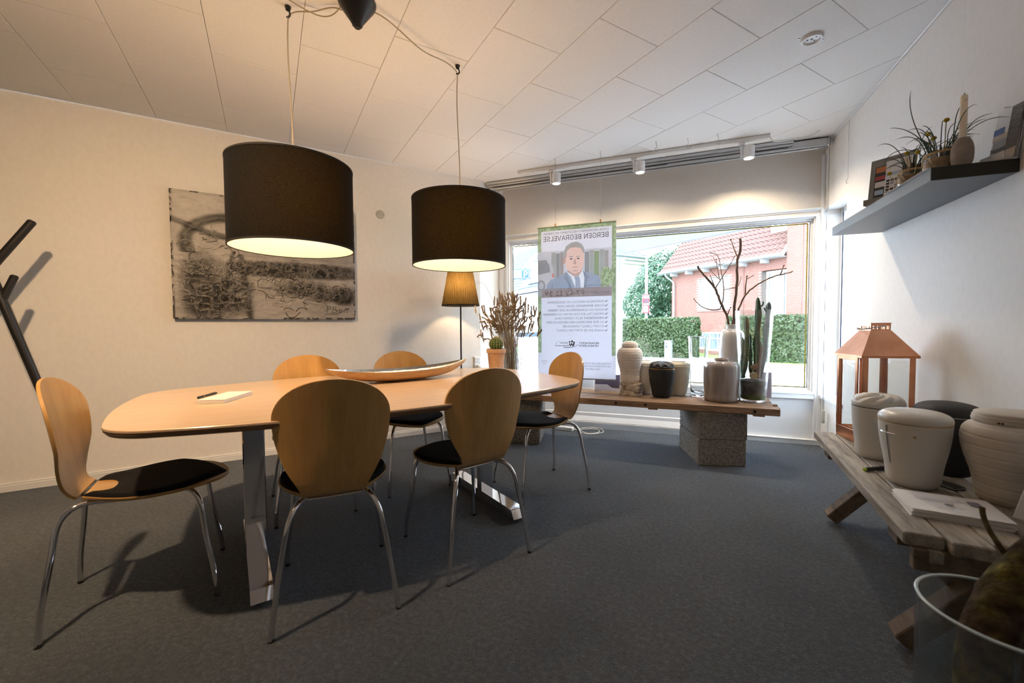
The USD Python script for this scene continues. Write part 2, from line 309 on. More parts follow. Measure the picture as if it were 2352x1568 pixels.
pc = thing('canopy_post', 'round white post carrying the canopy corner', 'post', (CP[0]+CN[0]*.14+CE[0]*.02, CP[1]+CN[1]*.14+CE[1]*.02, GZ-.10))
part('shaft', lathe([(0, 0), (.062, 0), (.062, 2.78), (0, 2.78)], 24), 'canopy_white', pc)
part('cap', lathe([(0, 2.74), (.062, 2.74), (.10, 2.80), (.105, 2.825), (0, 2.825)], 24), 'canopy_white', pc)
part('foot_plate', lathe([(0, 0), (.10, 0), (.10, .012), (0, .012)], 24), 'canopy_white', pc)

# ---- leaves
def leaves(P, Nn, size, seed, curl=.25):
    r = np.random.default_rng(seed); n = len(P)
    nn = Nn + r.normal(0, .55, (n, 3)); nn /= np.linalg.norm(nn, axis=1, keepdims=True)
    a = np.cross(nn, r.normal(0, 1, (n, 3))); a /= np.linalg.norm(a, axis=1, keepdims=True); b = np.cross(nn, a)
    s = size*(.7 + .6*r.random((n, 1)))
    v = np.stack([P - a*s*.5, P + b*s*.3 + nn*s*curl*.3, P + a*s*.5, P - b*s*.3 + nn*s*curl*.3], 1).reshape(-1, 3)
    i = np.arange(n)*4; f = np.vstack([np.stack([i, i+1, i+2], 1), np.stack([i, i+2, i+3], 1)])
    return trimesh.Trimesh(v, f, process=False)
island('hedge_leaf', [(.05, .085, .025), (.13, .18, .05), (.32, .35, .11), (.50, .49, .20), (.43, .38, .17)], .5, .2)
island('tree_leaf', [(.05, .12, .06), (.09, .19, .10), (.14, .26, .14), (.20, .33, .19)], .5, .3)
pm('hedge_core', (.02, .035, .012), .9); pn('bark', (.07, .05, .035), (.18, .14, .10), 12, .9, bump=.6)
def hedge(label, p, q, depth, h, n, seed):
    p, q = np.array(p), np.array(q); L = np.linalg.norm(q-p); d = (q-p)/L; nb = np.array([-d[1], d[0]])
    t = thing('hedge', label, 'hedge', (*p, GZ-.02), math.atan2(d[1], d[0]), 'clipped hedges across the street')
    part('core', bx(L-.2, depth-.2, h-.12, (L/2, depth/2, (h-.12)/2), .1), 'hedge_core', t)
    r = np.random.default_rng(seed); face = r.choice(4, n, p=[.62, .22, .08, .08])
    u_, v_ = r.random(n), r.random(n); P = np.zeros((n, 3)); Nn = np.zeros((n, 3))
    for k, (Pf, nf_) in enumerate(((np.stack([u_*L, 0*u_, v_*h], 1), (0, -1, .35)), (np.stack([u_*L, v_*depth, 0*u_+h], 1), (0, -.2, 1)), (np.stack([0*u_, v_*depth, u_*h], 1), (-1, 0, .2)), (np.stack([0*u_+L, v_*depth, u_*h], 1), (1, 0, .2)))):
        P[face == k] = Pf[face == k]; Nn[face == k] = nf_
    P += (meshkit.fbm(P*2.2, 3, seed)[:, None]-.5)*.16 + r.normal(0, .035, (n, 3)); P[:, 2] = np.maximum(P[:, 2], .04)
    part('foliage', leaves(P, Nn, .125, seed), 'hedge_leaf', t, False, kind='stuff')
hedge('clipped green hedge left of the garden gap, behind lamp post and cabinet', (-6.6, 21.5), (1.05, 19.85), .55, 1.77, 12500, 3)
hedge('clipped green hedge right of the garden gap, below the glazed door', (2.15, 19.35), (5.6, 18.42), .55, 1.78, 7500, 4)
def tree(label, base, h, crown, n, seed, size=.16):
    t = thing('tree', label, 'tree', (*base, GZ), 0, None)
    part('trunk', tube(spline([(0, 0, 0), (.05, .03, h*.3), (-.03, .05, h*.55)], 10), np.linspace(.20, .10, 10), 10), 'bark', t)
    part('bough', cat_(*[tube(spline([(0, .03, h*.35), (math.cos(a)*h*.10, math.sin(a)*h*.10, h*.5), (math.cos(a)*h*.2, math.sin(a)*h*.2, h*.66)], 8), np.linspace(.09, .03, 8), 6) for a in np.arange(6)*1.05]), 'bark', t)
    r = np.random.default_rng(seed); Ps, Ns = [], []
    for cx, cy, cz, cr in crown:
        k = int(n*cr*cr/sum(c[3]**2 for c in crown)); d = r.normal(0, 1, (k, 3)); d /= np.linalg.norm(d, axis=1, keepdims=True)
        rad = cr*(.72 + .30*meshkit.fbm(d*2.5+cx, 3, seed))*(1-.25*r.random(k)**2)
        Ps.append(np.array([cx, cy, cz]) + d*rad[:, None]); Ns.append(d+[0, 0, .4])
    part('foliage', leaves(np.vstack(Ps), np.vstack(Ns), size, seed), 'tree_leaf', t, False, kind='stuff')
tree('broad green tree between the white villa and the brick house', (-.6, 27.2), 6.4, [(0, 0, 4.0, 1.9), (.9, .2, 2.6, 1.6), (-1.0, -.3, 2.8, 1.5), (.4, -.5, 1.5, 1.5), (1.5, .4, 5.2, 1.4), (.2, .3, 5.0, 1.3)], 16000, 5)
tree('tall tree rising behind the left end of the tiled roof', (3.2, 31.0), 9.6, [(0, 0, 7.2, 2.0), (-1.2, -.3, 5.6, 1.7), (1.2, .2, 5.9, 1.8), (.2, .2, 8.6, 1.2)], 9000, 6)

# ---- brick house with tiled roof (local x runs along its front towards us, local y away from the street)
H0 = (.003, 24.662, 0.0); HR = -PI/4
bh = thing('brick_house', 'red brick house with orange-red pantile roof and white windows across the street', 'house', H0, HR)
island('brick', [(.23, .085, .058), (.30, .125, .085), (.34, .16, .115), (.27, .11, .08), (.17, .085, .075), (.36, .18, .13)], .85)
pm('mortar', (.42, .36, .32), .9)
island('pantile', [(.135, .068, .052), (.165, .085, .066), (.19, .10, .08), (.15, .075, .058)], .7)
pm('pvc_white', (.50, .51, .52), .4); pm('zinc', (.34, .38, .41), .45, .3); pm('house_glass', (.12, .16, .20), .05, 0, coat_weight=1.0); pm('blind', (.33, .35, .37), .7)
pm('brick_dark', (.22, .13, .11), .85)
OPEN = [(1.80, 3.52, 1.84, 3.42), (5.18, 6.43, -.35, 3.40), (1.95, 3.4, -.20, .72)]
def clear(x0, x1, z0, z1): return all(x1 < o[0] or x0 > o[1] or z1 < o[2] or z0 > o[3] for o in OPEN)
fx = 6.43
wall = sbox(0, GZ-.1, fx, 4.1)
for o in OPEN: wall = wall.difference(sbox(o[0], o[2], o[1], o[3]))
def xz(poly, y0, t):   # extrude an xz polygon along +y from y0
    m = prism(poly, t); m.apply_transform(trimesh.transformations.rotation_matrix(PI/2, [1, 0, 0])); m.apply_translation([0, y0+t, 0]); return m
part('wall', xz(wall, 0, .32), 'mortar', bh, False)
part('wall', b2(0, .3, .32, 7, GZ, 4.1, 0), 'mortar', bh, False)
part('wing_wall', b2(fx, 11.5, -.27, 5, GZ, 7.2, 0), 'mortar', bh, False)
def bricks(x0, x1, z0, z1, y, openings=True, seed=0):
    r = np.random.default_rng(seed); V, Fc, n = [], [], 0; row = 0; z = z0
    while z < z1:
        x = x0 - (.12 if row % 2 else 0)
        while x < x1:
            a, b = max(x, x0), min(x+.228, x1)
            if b-a > .03 and (not openings or clear(a, b, z, z+.055)):
                d = .010 + .004*r.random(); q = .003
                V += [(a, y, z), (b, y, z), (b, y, z+.055), (a, y, z+.055), (a+q, y-d, z+q), (b-q, y-d, z+q), (b-q, y-d, z+.055-q), (a+q, y-d, z+.055-q)]
                Fc += [(n+i, n+j, n+k) for i, j, k in ((4, 5, 6), (4, 6, 7), (0, 1, 5), (0, 5, 4), (1, 2, 6), (1, 6, 5), (2, 3, 7), (2, 7, 6), (3, 0, 4), (3, 4, 7))]; n += 8
            x += .24
        z += .0667; row += 1
    return trimesh.Trimesh(np.array(V), np.array(Fc), process=False)
part('brickwork', bricks(0, fx, GZ, 4.0, 0, True, 1), 'brick', bh, False, kind='stuff')
part('brickwork', bricks(fx, 8.8, GZ, 7.1, -.27, False, 2), 'brick', bh, False, kind='stuff')
# reveals
part('door_reveal', cat_(b2(5.13, 5.18, .0, .31, GZ, 3.40, 0), b2(5.13, 6.43, .0, .31, 3.40, 3.45, 0)), 'brick_dark', bh, False)
def house_window(name, x0, x1, z0, z1, y, cols, rows, t=.07):
    w = part(name, cat_(strip_frame(x0, x1, z0, z1, t, .07, y), *[b2(c-t/2, c+t/2, y, y+.07, z0+t, z1-t) for c in cols], *[b2(x0+t, x1-t, y, y+.07, r_-t/2, r_+t/2) for r_ in rows]), 'pvc_white', bh)
    xs, zs = [x0+t/2, *cols, x1-t/2], [z0+t/2, *rows, z1-t/2]
    for i in range(len(xs)-1):
        for j in range(len(zs)-1): part('pane', b2(xs[i]+t/2, xs[i+1]-t/2, y+.03, y+.036, zs[j]+t/2, zs[j+1]-t/2, 0), 'house_glass', w, False)
    return w
hw = house_window('window', 1.84, 3.48, 1.88, 3.40, .09, [2.37, 2.93], [2.86])
part('blind', cat_(b2(1.9, 3.42, .16, .17, 1.95, 2.80, 0), b2(1.9, 3.42, .16, .17, 2.92, 3.25, 0)), 'blind', hw, False)
house_window('glazed_door', 5.30, 6.42, -.30, 3.36, .20, [6.00], [2.30])
house_window('basement_window', 1.98, 3.38, -.18, .70, .06, [2.45, 2.92], [.40])
part('window_sill', b2(1.76, 3.56, -.05, .10, 1.74, 1.85), 'brick_dark', bh)
# roof: pitch 48 degrees from the eaves; sr runs up the slope
RP = math.radians(48); EY, EZ = -.45, 3.95
def roofpt(x, s, h=0.0): return np.array([x, EY + s*math.cos(RP) - h*math.sin(RP), EZ + s*math.sin(RP) + h*math.cos(RP)])
RX0, RX1, RS = -.42, 6.30, 5.2
rp = np.array([roofpt(RX0, 0), roofpt(RX1, 0), roofpt(RX1, RS), roofpt(RX0, RS), roofpt(RX0, 0, -.12), roofpt(RX1, 0, -.12), roofpt(RX1, RS, -.12), roofpt(RX0, RS, -.12)])
part('roof_deck', trimesh.convex.convex_hull(rp), 'mortar', bh, False)
cx_ = np.linspace(0, 1, 7); cz_ = np.array([.022, .064, .076, .056, .014, .000, .010])
def tile(x, s, w=.224, L=.37):
    V = []
    for ss, lift in ((s-.03, .036), (s+L-.03, .0)):
        for a, z in zip(cx_, cz_): V.append(roofpt(x + a*w*1.04, ss, z+lift))
    for a, z in zip(cx_, cz_): V.append(roofpt(x + a*w*1.04, s-.03, z-.012))
    f = []
    for i in range(6): f += [(i, i+1, 8+i), (i, 8+i, 7+i), (14+i, 15+i, i+1), (14+i, i+1, i)]
    return np.array(V), np.array(f)
tl = [(RX0 + .224*i, .335*j) for j in range(15) for i in range(30) if RX0+.224*i+.224 <= RX1+.02]
tl.sort(key=lambda p: np.linalg.norm(np.array([-.0+.003+.7071*(p[0])+.7071*(EY+p[1]*.67), 24.662-.7071*p[0]+.7071*(EY+p[1]*.67)])) + .25*max(0, p[1]-3.2)**2*4)
for x, s in tl[:280]: part('roof_tile', tile(x, s), 'pantile', bh, 30)
vv, ff, k0 = [], [], 0
for x, s in tl[280:]:
    v, f = tile(x, s); vv.append(v); ff.append(f+k0); k0 += len(v)
part('upper_roof_tiles', trimesh.Trimesh(np.vstack(vv), np.vstack(ff), process=False), 'pantile', bh, False, kind='stuff')
part('verge_board', cat_(bar(roofpt(RX0-.01, -.02, -.05), roofpt(RX0-.01, RS, -.05), .03, .16), bar(roofpt(RX1+.02, -.02, -.05), roofpt(RX1+.02, 1.1, -.05), .03, .16)), 'pvc_white', bh)
gp = [(RX0-.04, EY-.07, EZ-.02), (RX1+.0, EY-.07, EZ-.02)]
part('gutter', tube(gp, .065, 14), 'zinc', bh)
part('rafter_end', cat_(*[b2(x, x+.14, EY+.02, 0, 3.70, 3.86) for x in np.arange(.28, 6.3, 1.02)]), 'pvc_white', bh)
part('soffit', b2(RX0, RX1, EY+.05, 0, 3.86, 3.90, 0), 'pvc_white', bh)
part('downpipe', tube(spline([(-.02, EY-.04, 3.9), (-.0, EY+.02, 3.72), (.22, -.12, 3.38), (.24, -.10, 3.15), (.24, -.10, 1.0), (.24, -.10, GZ)], 30), .045, 10), 'zinc', bh)
part('cable', cat_(tube([(4.33, -.03, 3.85), (4.32, -.03, 2.9), (4.31, -.03, .5)], .014, 6), tube([(7.05, -.30, 7.0), (7.05, -.30, 2.5), (7.0, -.30, .6)], .016, 6)), 'brick_dark', bh)
dm = part('dormer', cat_(xz(Polygon([(5.25, 5.05), (6.42, 5.05), (6.42, 6.0), (5.9, 6.0), (5.25, 5.4)]), .45, 1.6)), 'pvc_white', bh, False)
# ---- white villa and grey-roofed house
pm('render_white', (.44, .44, .44), .8); island('slate_tile', [(.16, .19, .24), (.22, .26, .31), (.19, .22, .27)], .5)
pm('cornice_white', (.36, .35, .34), .8)
vl = thing('white_villa', 'tall white rendered villa with dark grey tiled roof behind the hedge', 'house', (-1.98, 33.5, GZ), math.atan2(-.766, -.643))
part('wall', b2(0, 5.5, -5.5, 0, 0, 6.35, 0), 'render_white', vl, False)
part('cornice', cat_(b2(-.12, 5.55, -5.5, .14, 6.05, 6.18), b2(-.2, 5.6, -5.6, .22, 6.33, 6.50)), 'cornice_white', vl)
def villa_window(x0, x1, z0, z1):
    w = part('window', cat_(strip_frame(x0, x1, z0, z1, .12, .06, .0), b2(x0+.1, x1-.1, 0, .06, z0+(z1-z0)*.62, z0+(z1-z0)*.62+.16), b2((x0+x1)/2-.06, (x0+x1)/2+.06, 0, .06, z0, z1)), 'pvc_white', vl)
    part('pane', b2(x0+.1, x1-.1, .01, .02, z0+.1, z1-.1, 0), 'house_glass', w, False); part('window_sill', b2(x0-.1, x1+.1, 0, .12, z0-.16, z0-.05), 'cornice_white', vl)
for x0 in (2.35, 4.2):
    villa_window(x0, x0+1.0, 3.95, 5.75); villa_window(x0, x0+1.0, 1.3, 3.1)
def tiled_slope(p0, ux, us, nx, ns, w, L, hip=0.0):
    """Rows of lapped roof tiles: p0 lower corner, ux along the eaves, us up the slope."""
    ux, us = np.array(ux, float), np.array(us, float); nn = np.cross(ux, us); nn = nn*np.sign(nn[2]); V, Fc, n = [], [], 0
    for j in range(ns):
        for i in range(nx):
            if w*i < hip*L*j: continue
            o = np.array(p0) + ux*w*i + us*L*j
            q = [o + nn*.05, o + ux*w*.5 + nn*.09, o + ux*w*.94 + nn*.05, o + ux*w*.94 + us*L*1.05, o + ux*w*.5 + us*L*1.05 + nn*.04, o + us*L*1.05, o, o + ux*w*.94]
            V += q; Fc += [(n+a, n+b, n+c) for a, b, c in ((0, 1, 4), (0, 4, 5), (1, 2, 3), (1, 3, 4), (6, 1, 0), (6, 7, 1), (7, 2, 1))]; n += 8
    return trimesh.Trimesh(np.array(V), np.array(Fc), process=False)
part('roof', trimesh.convex.convex_hull(np.array([(-.35, .35, 6.5), (5.7, .35, 6.5), (5.7, -5.8, 6.5), (-.35, -5.8, 6.5), (2.8, -2.9, 8.86), (5.7, -2.9, 8.86)])), 'slate_tile', vl, False)
part('roof_tiles', tiled_slope((-.35, .36, 6.52), (1, 0, 0), (0, -.81, .587), 16, 11, .35, .36, .76), 'slate_tile', vl, False, kind='stuff')
part('bargeboard', bar((-.40, .40, 6.5), (2.8, -2.9, 8.94), .06, .22), 'brick_dark', vl)
part('downpipe', tube([(-.02, .10, 6.3), (.05, .08, 5.9), (.05, .08, .2)], .05, 8), 'zinc', vl)
gh = thing('grey_roofed_house', 'white house with pale grey tiled roof seen beyond the parking sign', 'house', (-10.6, 30.4, GZ), -PI/4)
part('wall', b2(-14, 3, 0, 6, 0, 3.95, 0), 'render_white', gh, False)
island('grey_tile', [(.10, .135, .165), (.13, .17, .20), (.16, .20, .235)], .6)
part('roof', trimesh.convex.convex_hull(np.array([(-14, -.5, 4.0), (3.2, -.5, 4.0), (3.2, 4, 9.0), (-14, 4, 9.0), (3.2, 7, 4.0), (-14, 7, 4.0)])), 'grey_tile', gh, False)
part('roof_tiles', tiled_slope((-9, -.52, 4.02), (1, 0, 0), (0, .669, .743), 40, 17, .30, .38), 'grey_tile', gh, False, kind='stuff')
for xx, sp in ((-2.9, 4.0), (.3, 1.2)):
    o = np.array([xx, -.5+.669*sp, 4.0+.743*sp]); nn = np.array([0, -.743, .669])
    part('skylight', xf(bx(1.0, 1.6, .16, (0, 0, .12), .03), frame(o, (1, 0, 0), (0, .669, .743))), 'pvc_white', gh)
part('gutter', tube([(-14, -.56, 4.0), (3.2, -.56, 4.0)], .09, 8), 'pvc_white', gh)
part('dormer', b2(.9, 3.3, -.2, 3, 4.6, 6.0, .02), 'pvc_white', gh)
for xx in (-6.5, -4.0, -1.5): 
    w = part('window', strip_frame(xx, xx+1.2, 1.4, 3.0, .1, .06, -.05), 'pvc_white', gh); part('pane', b2(xx+.1, xx+1.1, -.03, -.02, 1.5, 2.9, 0), 'house_glass', w, False)
# ---- street furniture
lp = thing('lamp_post', 'slim grey street lamp post in front of the hedge', 'post', (-1.143, 21.0, GZ))
part('shaft', lathe([(0, 0), (.075, 0), (.075, 1.9), (.055, 2.0), (.045, 6.4), (0, 6.4)], 18), 'zinc', lp)
part('door', b2(-.04, .04, -.082, -.07, .5, .95), 'zinc', lp)
part('sleeve', lathe([(.058, 2.6), (.060, 2.6), (.060, 4.1), (.058, 4.1)], 18), 'mortar', lp)
pm('poster_red', (.34, .02, .035), .5); pm('poster_white', (.48, .47, .47), .5); pm('poster_dark', (.05, .06, .08), .5); pm('poster_blue', (.35, .45, .62), .5)
ps = thing('street_poster', 'red and white poster board strapped to the lamp post', 'poster', (-1.163, 20.91, 2.10), .33)
part('board', b2(-.17, .17, -.01, .01, -.44, .44, .002), 'poster_white', ps)
part('print', cat_(b2(-.165, -.13, -.013, -.011, -.43, .43, 0), b2(-.165, .165, -.013, -.011, .39, .435, 0), b2(-.13, .165, -.013, -.011, .02, .26, 0), b2(-.165, .165, -.013, -.011, -.10, -.06, 0), b2(.10, .165, -.013, -.011, -.43, -.06, 0), b2(-.165, .165, -.013, -.011, -.435, -.39, 0)), 'poster_red', ps)
part('print', cat_(b2(-.07, -.01, -.016, -.014, .03, .16, 0), b2(.05, .13, -.016, -.014, .03, .14, 0), rot(b2(-.02, .03, -.016, -.014, .05, .25, 0), .5, (0, 1, 0), (0, 0, .1)), b2(.01, .06, -.017, -.014, .15, .22, 0)), 'poster_dark', ps, False)
cb = thing('utility_cabinet', 'narrow grey street cabinet in front of the left hedge', 'cabinet', (-.13, 19.72, GZ), -.35)
part('body', b2(-.14, .14, -.12, .12, 0, .76, .012), 'zinc', cb); part('lid', b2(-.155, .155, -.135, .135, .76, .80, .008), 'zinc', cb)
part('lock', cat_(b2(-.08, -.03, -.128, -.118, .63, .69), b2(-.09, -.01, -.126, -.118, .48, .58)), 'poster_dark', cb)
pm('sign_blue', (.010, .065, .27), .5); pm('sign_white', (.50, .52, .54), .5)
sg = thing('parking_sign', 'blue and white street sign with an S and a P', 'sign', (-3.335, 10.02, 2.377), .34)
part('board', b2(-.62, .0, -.008, .008, -.125, .125, .004), 'sign_blue', sg)
def flat(poly, y, t=.002):
    return xz(poly, y-t, t)
part('field', flat(sbox(-.62, -.103, -.018, .103).buffer(-.028).buffer(.028).union(sbox(-.62, -.103, -.3, .103)), -.008), 'sign_white', sg, False)
part('parking_square', flat(sbox(-.225, -.092, -.045, .092).buffer(-.02).buffer(.02), -.0105), 'sign_blue', sg, False)
def letters(txt, h, T, bold=False, depth=.002):
    m = meshkit.text_mesh(txt, h, depth, bold); m.apply_transform(T); return m
def face_in(x, y, z, width=None): return frame((x, y, z), (1, 0, 0), (0, 0, 1))
part('letter', letters('P', .135, frame((-.185, -.0128, -.068), (1, 0, 0), (0, 0, 1)), True, .0015), 'sign_white', sg, False)
part('letter', letters('S', .075, frame((-.37, -.0105, -.04), (1, 0, 0), (0, 0, 1)), True, .0015), 'sign_blue', sg, False)
part('pole', tube([(-.55, .05, -2.6), (-.55, .05, .2)], .03, 12), 'zinc', sg)
# ---- cars
pm('car_white', (.80, .82, .83), .2, 0, coat_weight=1.0); pm('car_dark', (.02, .03, .05), .2, 0, coat_weight=1.0); pm('car_red', (.45, .03, .03), .2, 0, coat_weight=1.0)
pm('car_glass', (.10, .14, .17), .04, 0, coat_weight=1.0); pm('tyre', (.015, .015, .016), .8); pm('lamp_lens', (.55, .60, .63), .1, .2); pm('tail_red', (.6, .01, .01), .2)
def car(name, label, paint, loc, rz):
    t = thing(name, label, 'car', loc, rz, None)
    low = Polygon([(-1.95, .32), (-2.0, .62), (-1.93, .95), (-1.0, 1.0), (.85, .98), (1.55, .88), (1.88, .72), (1.93, .40), (1.85, .25), (-1.85, .25)])
    for wx in (-1.22, 1.22): low = low.difference(Point(wx, .31).buffer(.36))
    body = rot(prism(low.buffer(-.04).buffer(.04), 1.62), PI/2, (1, 0, 0)); body.apply_translation([0, .81, 0])
    body = body.subdivide().subdivide(); v = body.vertices.copy(); v[:, 1] *= 1-.10*np.clip((np.abs(v[:, 0])-1.1)/.9, 0, 1)**2 - .05*np.clip((v[:, 2]-.6)/.4, 0, 1); body.vertices = v
    part('body', body, paint, t, 40)
    def slab(pts, y0, y1): return trimesh.convex.convex_hull(np.array([(x, s*yy, z) for x, z, yy in pts for s in (-1, 1)]))
    part('roof', slab([(-1.25, 1.46, .55), (-1.3, 1.43, .60), (.02, 1.49, .56), (.12, 1.45, .60), (-.6, 1.53, .54)], 0, 0), paint, t)
    part('greenhouse', slab([(-1.80, .97, .72), (.93, .96, .74), (.1, 1.455, .585), (-1.28, 1.44, .585)], 0, 0), 'car_glass', t)
    for s in (-1, 1):
        part('pillar', cat_(bar((.95, s*.745, .96), (.10, s*.60, 1.46), .04, .05), bar((-.35, s*.735, .97), (-.40, s*.60, 1.48), .05, .05), bar((-1.62, s*.725, .97), (-1.22, s*.60, 1.45), .06, .12)), paint, t)
        mi = part('mirror', mv(trimesh.creation.icosphere(2, .11).apply_transform(np.diag([.7, 1.1, .75, 1])), .78, s*.92, 1.02), paint, t)
        part('headlamp', mv(trimesh.creation.icosphere(2, .13).apply_transform(np.diag([1.2, .9, .7, 1])), 1.66, s*.58, .70), 'lamp_lens', t)
        part('tail_lamp', b2(-1.99, -1.90, s*.52, s*.72, .70, .92, .02), 'tail_red', t)
        part('door_handle', b2(-.25, -.10, s*.80, s*.835, .80, .83), paint, t)
        for wx in (-1.22, 1.22):
            wh = part('wheel', rot(lathe([(.19, -.09), (.29, -.10), (.31, -.06), (.31, .06), (.29, .10), (.19, .09), (.19, -.09)], 28), PI/2, (1, 0, 0), (0, 0, 0)).apply_translation([wx, s*.70, .31]), 'tyre', t)
            part('rim', rot(cat_(lathe([(0, .03), (.05, .03), (.19, .06), (.19, -.05), (0, -.05)], 20)), -s*PI/2, (1, 0, 0)).apply_translation([wx, s*.72, .31]), 'steel', wh)
    part('bumper', cat_(b2(1.78, 1.96, -.70, .70, .30, .48, .04), b2(-2.02, -1.88, -.70, .70, .32, .50, .04)), paint, t)
car('car', 'white parked car closest to the window, behind the wheat', 'car_white', (-2.35, 7.62, GZ-.10), -PI/4)
car('car', 'dark parked car farther down the street', 'car_dark', (-5.25, 13.6, GZ-.10), PI*.75)
car('car', 'red car parked beyond the dark car', 'car_red', (-5.9, 18.2, GZ-.10), -PI/4)
# ------------------------------------------------------------------ table
TC = sw(.535, -2.30); TR = math.atan2(D[1], D[0]) + math.radians(4.0); TOP = .745
tb = thing('conference_table', 'boat-shaped beech conference table on two chrome T-legs', 'table', TC, TR)
_R1, _R2 = 2.75, 2.5
lens = Point(0, -(_R1-.695)).buffer(_R1, 256).intersection(Point(0, _R1-.695).buffer(_R1, 256)).intersection(Point(-(_R2-1.072), 0).buffer(_R2, 256)).intersection(Point(_R2-1.072, 0).buffer(_R2, 256))
lens = lens.buffer(-.20, 32).buffer(.20, 32).simplify(.0012)
def stack(levels):   # lofted plate from offset outlines [(offset, z)]
    c = np.array(lens.exterior.coords)[:-1]; n = len(c)
    t = np.roll(c, -1, 0)-np.roll(c, 1, 0); t /= np.linalg.norm(t, axis=1, keepdims=True); o = np.c_[t[:, 1], -t[:, 0]]
    if Polygon(c + o*.01).area < lens.area: o = -o
    V = np.vstack([np.c_[c + o*a, np.full(n, z)] for a, z in levels] + [[[0, 0, levels[0][1]], [0, 0, levels[-1][1]]]])
    F = []; k = len(levels); j = np.arange(n)
    for i in range(k-1): F += [np.stack([i*n+j, i*n+(j+1) % n, (i+1)*n+(j+1) % n], 1), np.stack([i*n+j, (i+1)*n+(j+1) % n, (i+1)*n+j], 1)]
    F += [np.stack([np.full(n, k*n), (j+1) % n, j], 1), np.stack([np.full(n, k*n+1), (k-1)*n+j, (k-1)*n+(j+1) % n], 1)]
    m = trimesh.Trimesh(V, np.vstack(F), process=False); m.fix_normals(); return m
part('tabletop', stack([(-.006, TOP-.010), (.0, TOP-.008), (.0, TOP-.0015), (-.0015, TOP)]), 'beech_top', tb, 30)
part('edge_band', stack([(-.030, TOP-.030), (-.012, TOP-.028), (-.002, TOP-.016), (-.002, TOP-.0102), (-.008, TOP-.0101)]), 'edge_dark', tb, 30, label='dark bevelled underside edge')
for sx, near in ((-.61, .02), (.59, .05)):
    lg = part('column', bx(.085, .05, .60, (sx, -.075, .365), .004), 'chrome', tb)
    part('bracket', bx(.10, .36, .018, (sx, -.02, .707), .002), 'black_metal', lg)
    part('collar', bx(.088, .053, .012, (sx, -.075, .666), .001), 'black_plastic', lg)
    ft = rot(prism(Polygon([(-.37, .012), (.37, .012), (.383, .022), (.36, .066), (.30, .070), (-.30, .070), (-.36, .066), (-.383, .022)]), .078), PI/2, (1, 0, 0)); ft.apply_translation([0, .039, 0])
    part('foot_bar', mv(rot(ft, PI/2), sx, -.06, 0), 'chrome', tb, 20)
    for e in (-.33, .33): part('glide', mv(lathe([(0, 0), (.022, 0), (.020, .014), (0, .014)], 16), sx, -.06+e, 0), 'black_plastic', tb)
part('crossbeam', bx(1.12, .06, .03, (0, -.05, .700), .003), 'black_metal', tb)

# ------------------------------------------------------------------ chairs
def shell_grid(C, Nm, Wd, cup, t0, t1, nv=17):
    """A curved sheet: centre line C, normals Nm, half widths Wd, cup (lift of the sides); from t0 to t1 along the normal."""
    v = np.linspace(-1, 1, nv); n = len(C); X = Wd[:, None]*v[None]
    base = C[:, None, :] + X[..., None]*np.array([1.0, 0, 0]) + (cup[:, None]*v[None]**2)[..., None]*Nm[:, None, :]
    A, B = base + t0*Nm[:, None, :], base + t1*Nm[:, None, :]
    V = np.vstack([A.reshape(-1, 3), B.reshape(-1, 3)]); o = n*nv; F = []
    i, j = np.meshgrid(np.arange(n-1), np.arange(nv-1), indexing='ij'); q = np.stack([i*nv+j, i*nv+j+1, (i+1)*nv+j+1, (i+1)*nv+j], -1).reshape(-1, 4)
    F += [q[:, ::-1], q+o]
    e = np.r_[np.arange(nv), (np.arange(1, n))*nv+nv-1, (n-1)*nv+np.arange(nv-2, -1, -1), np.arange(n-2, 0, -1)*nv]
    F += [np.stack([e, np.roll(e, -1), np.roll(e, -1)+o, e+o], 1)]
    F = np.vstack(F); m = trimesh.Trimesh(V, np.vstack([F[:, [0, 1, 2]], F[:, [0, 2, 3]]]), process=False); m.fix_normals(); return m
SEAT_Z = .446
def seat_w(y, m=0.0):
    y = np.asarray(y, float); f = .21*np.sqrt(np.clip(1-((y-.07)/(.216))**2, 0, 1))
    k = np.clip((y+.155)/.225, 0, 1); b = .108 + (.21-.108)*np.sin(k*PI/2)**1.2
    return np.maximum(np.where(y > .07, f, b)-m, .003)
def sz(y): return SEAT_Z + .010*np.clip((-.02-np.asarray(y))/.14, 0, 1)**2 - .012*np.clip((np.asarray(y)-.17)/.12, 0, 1)**2
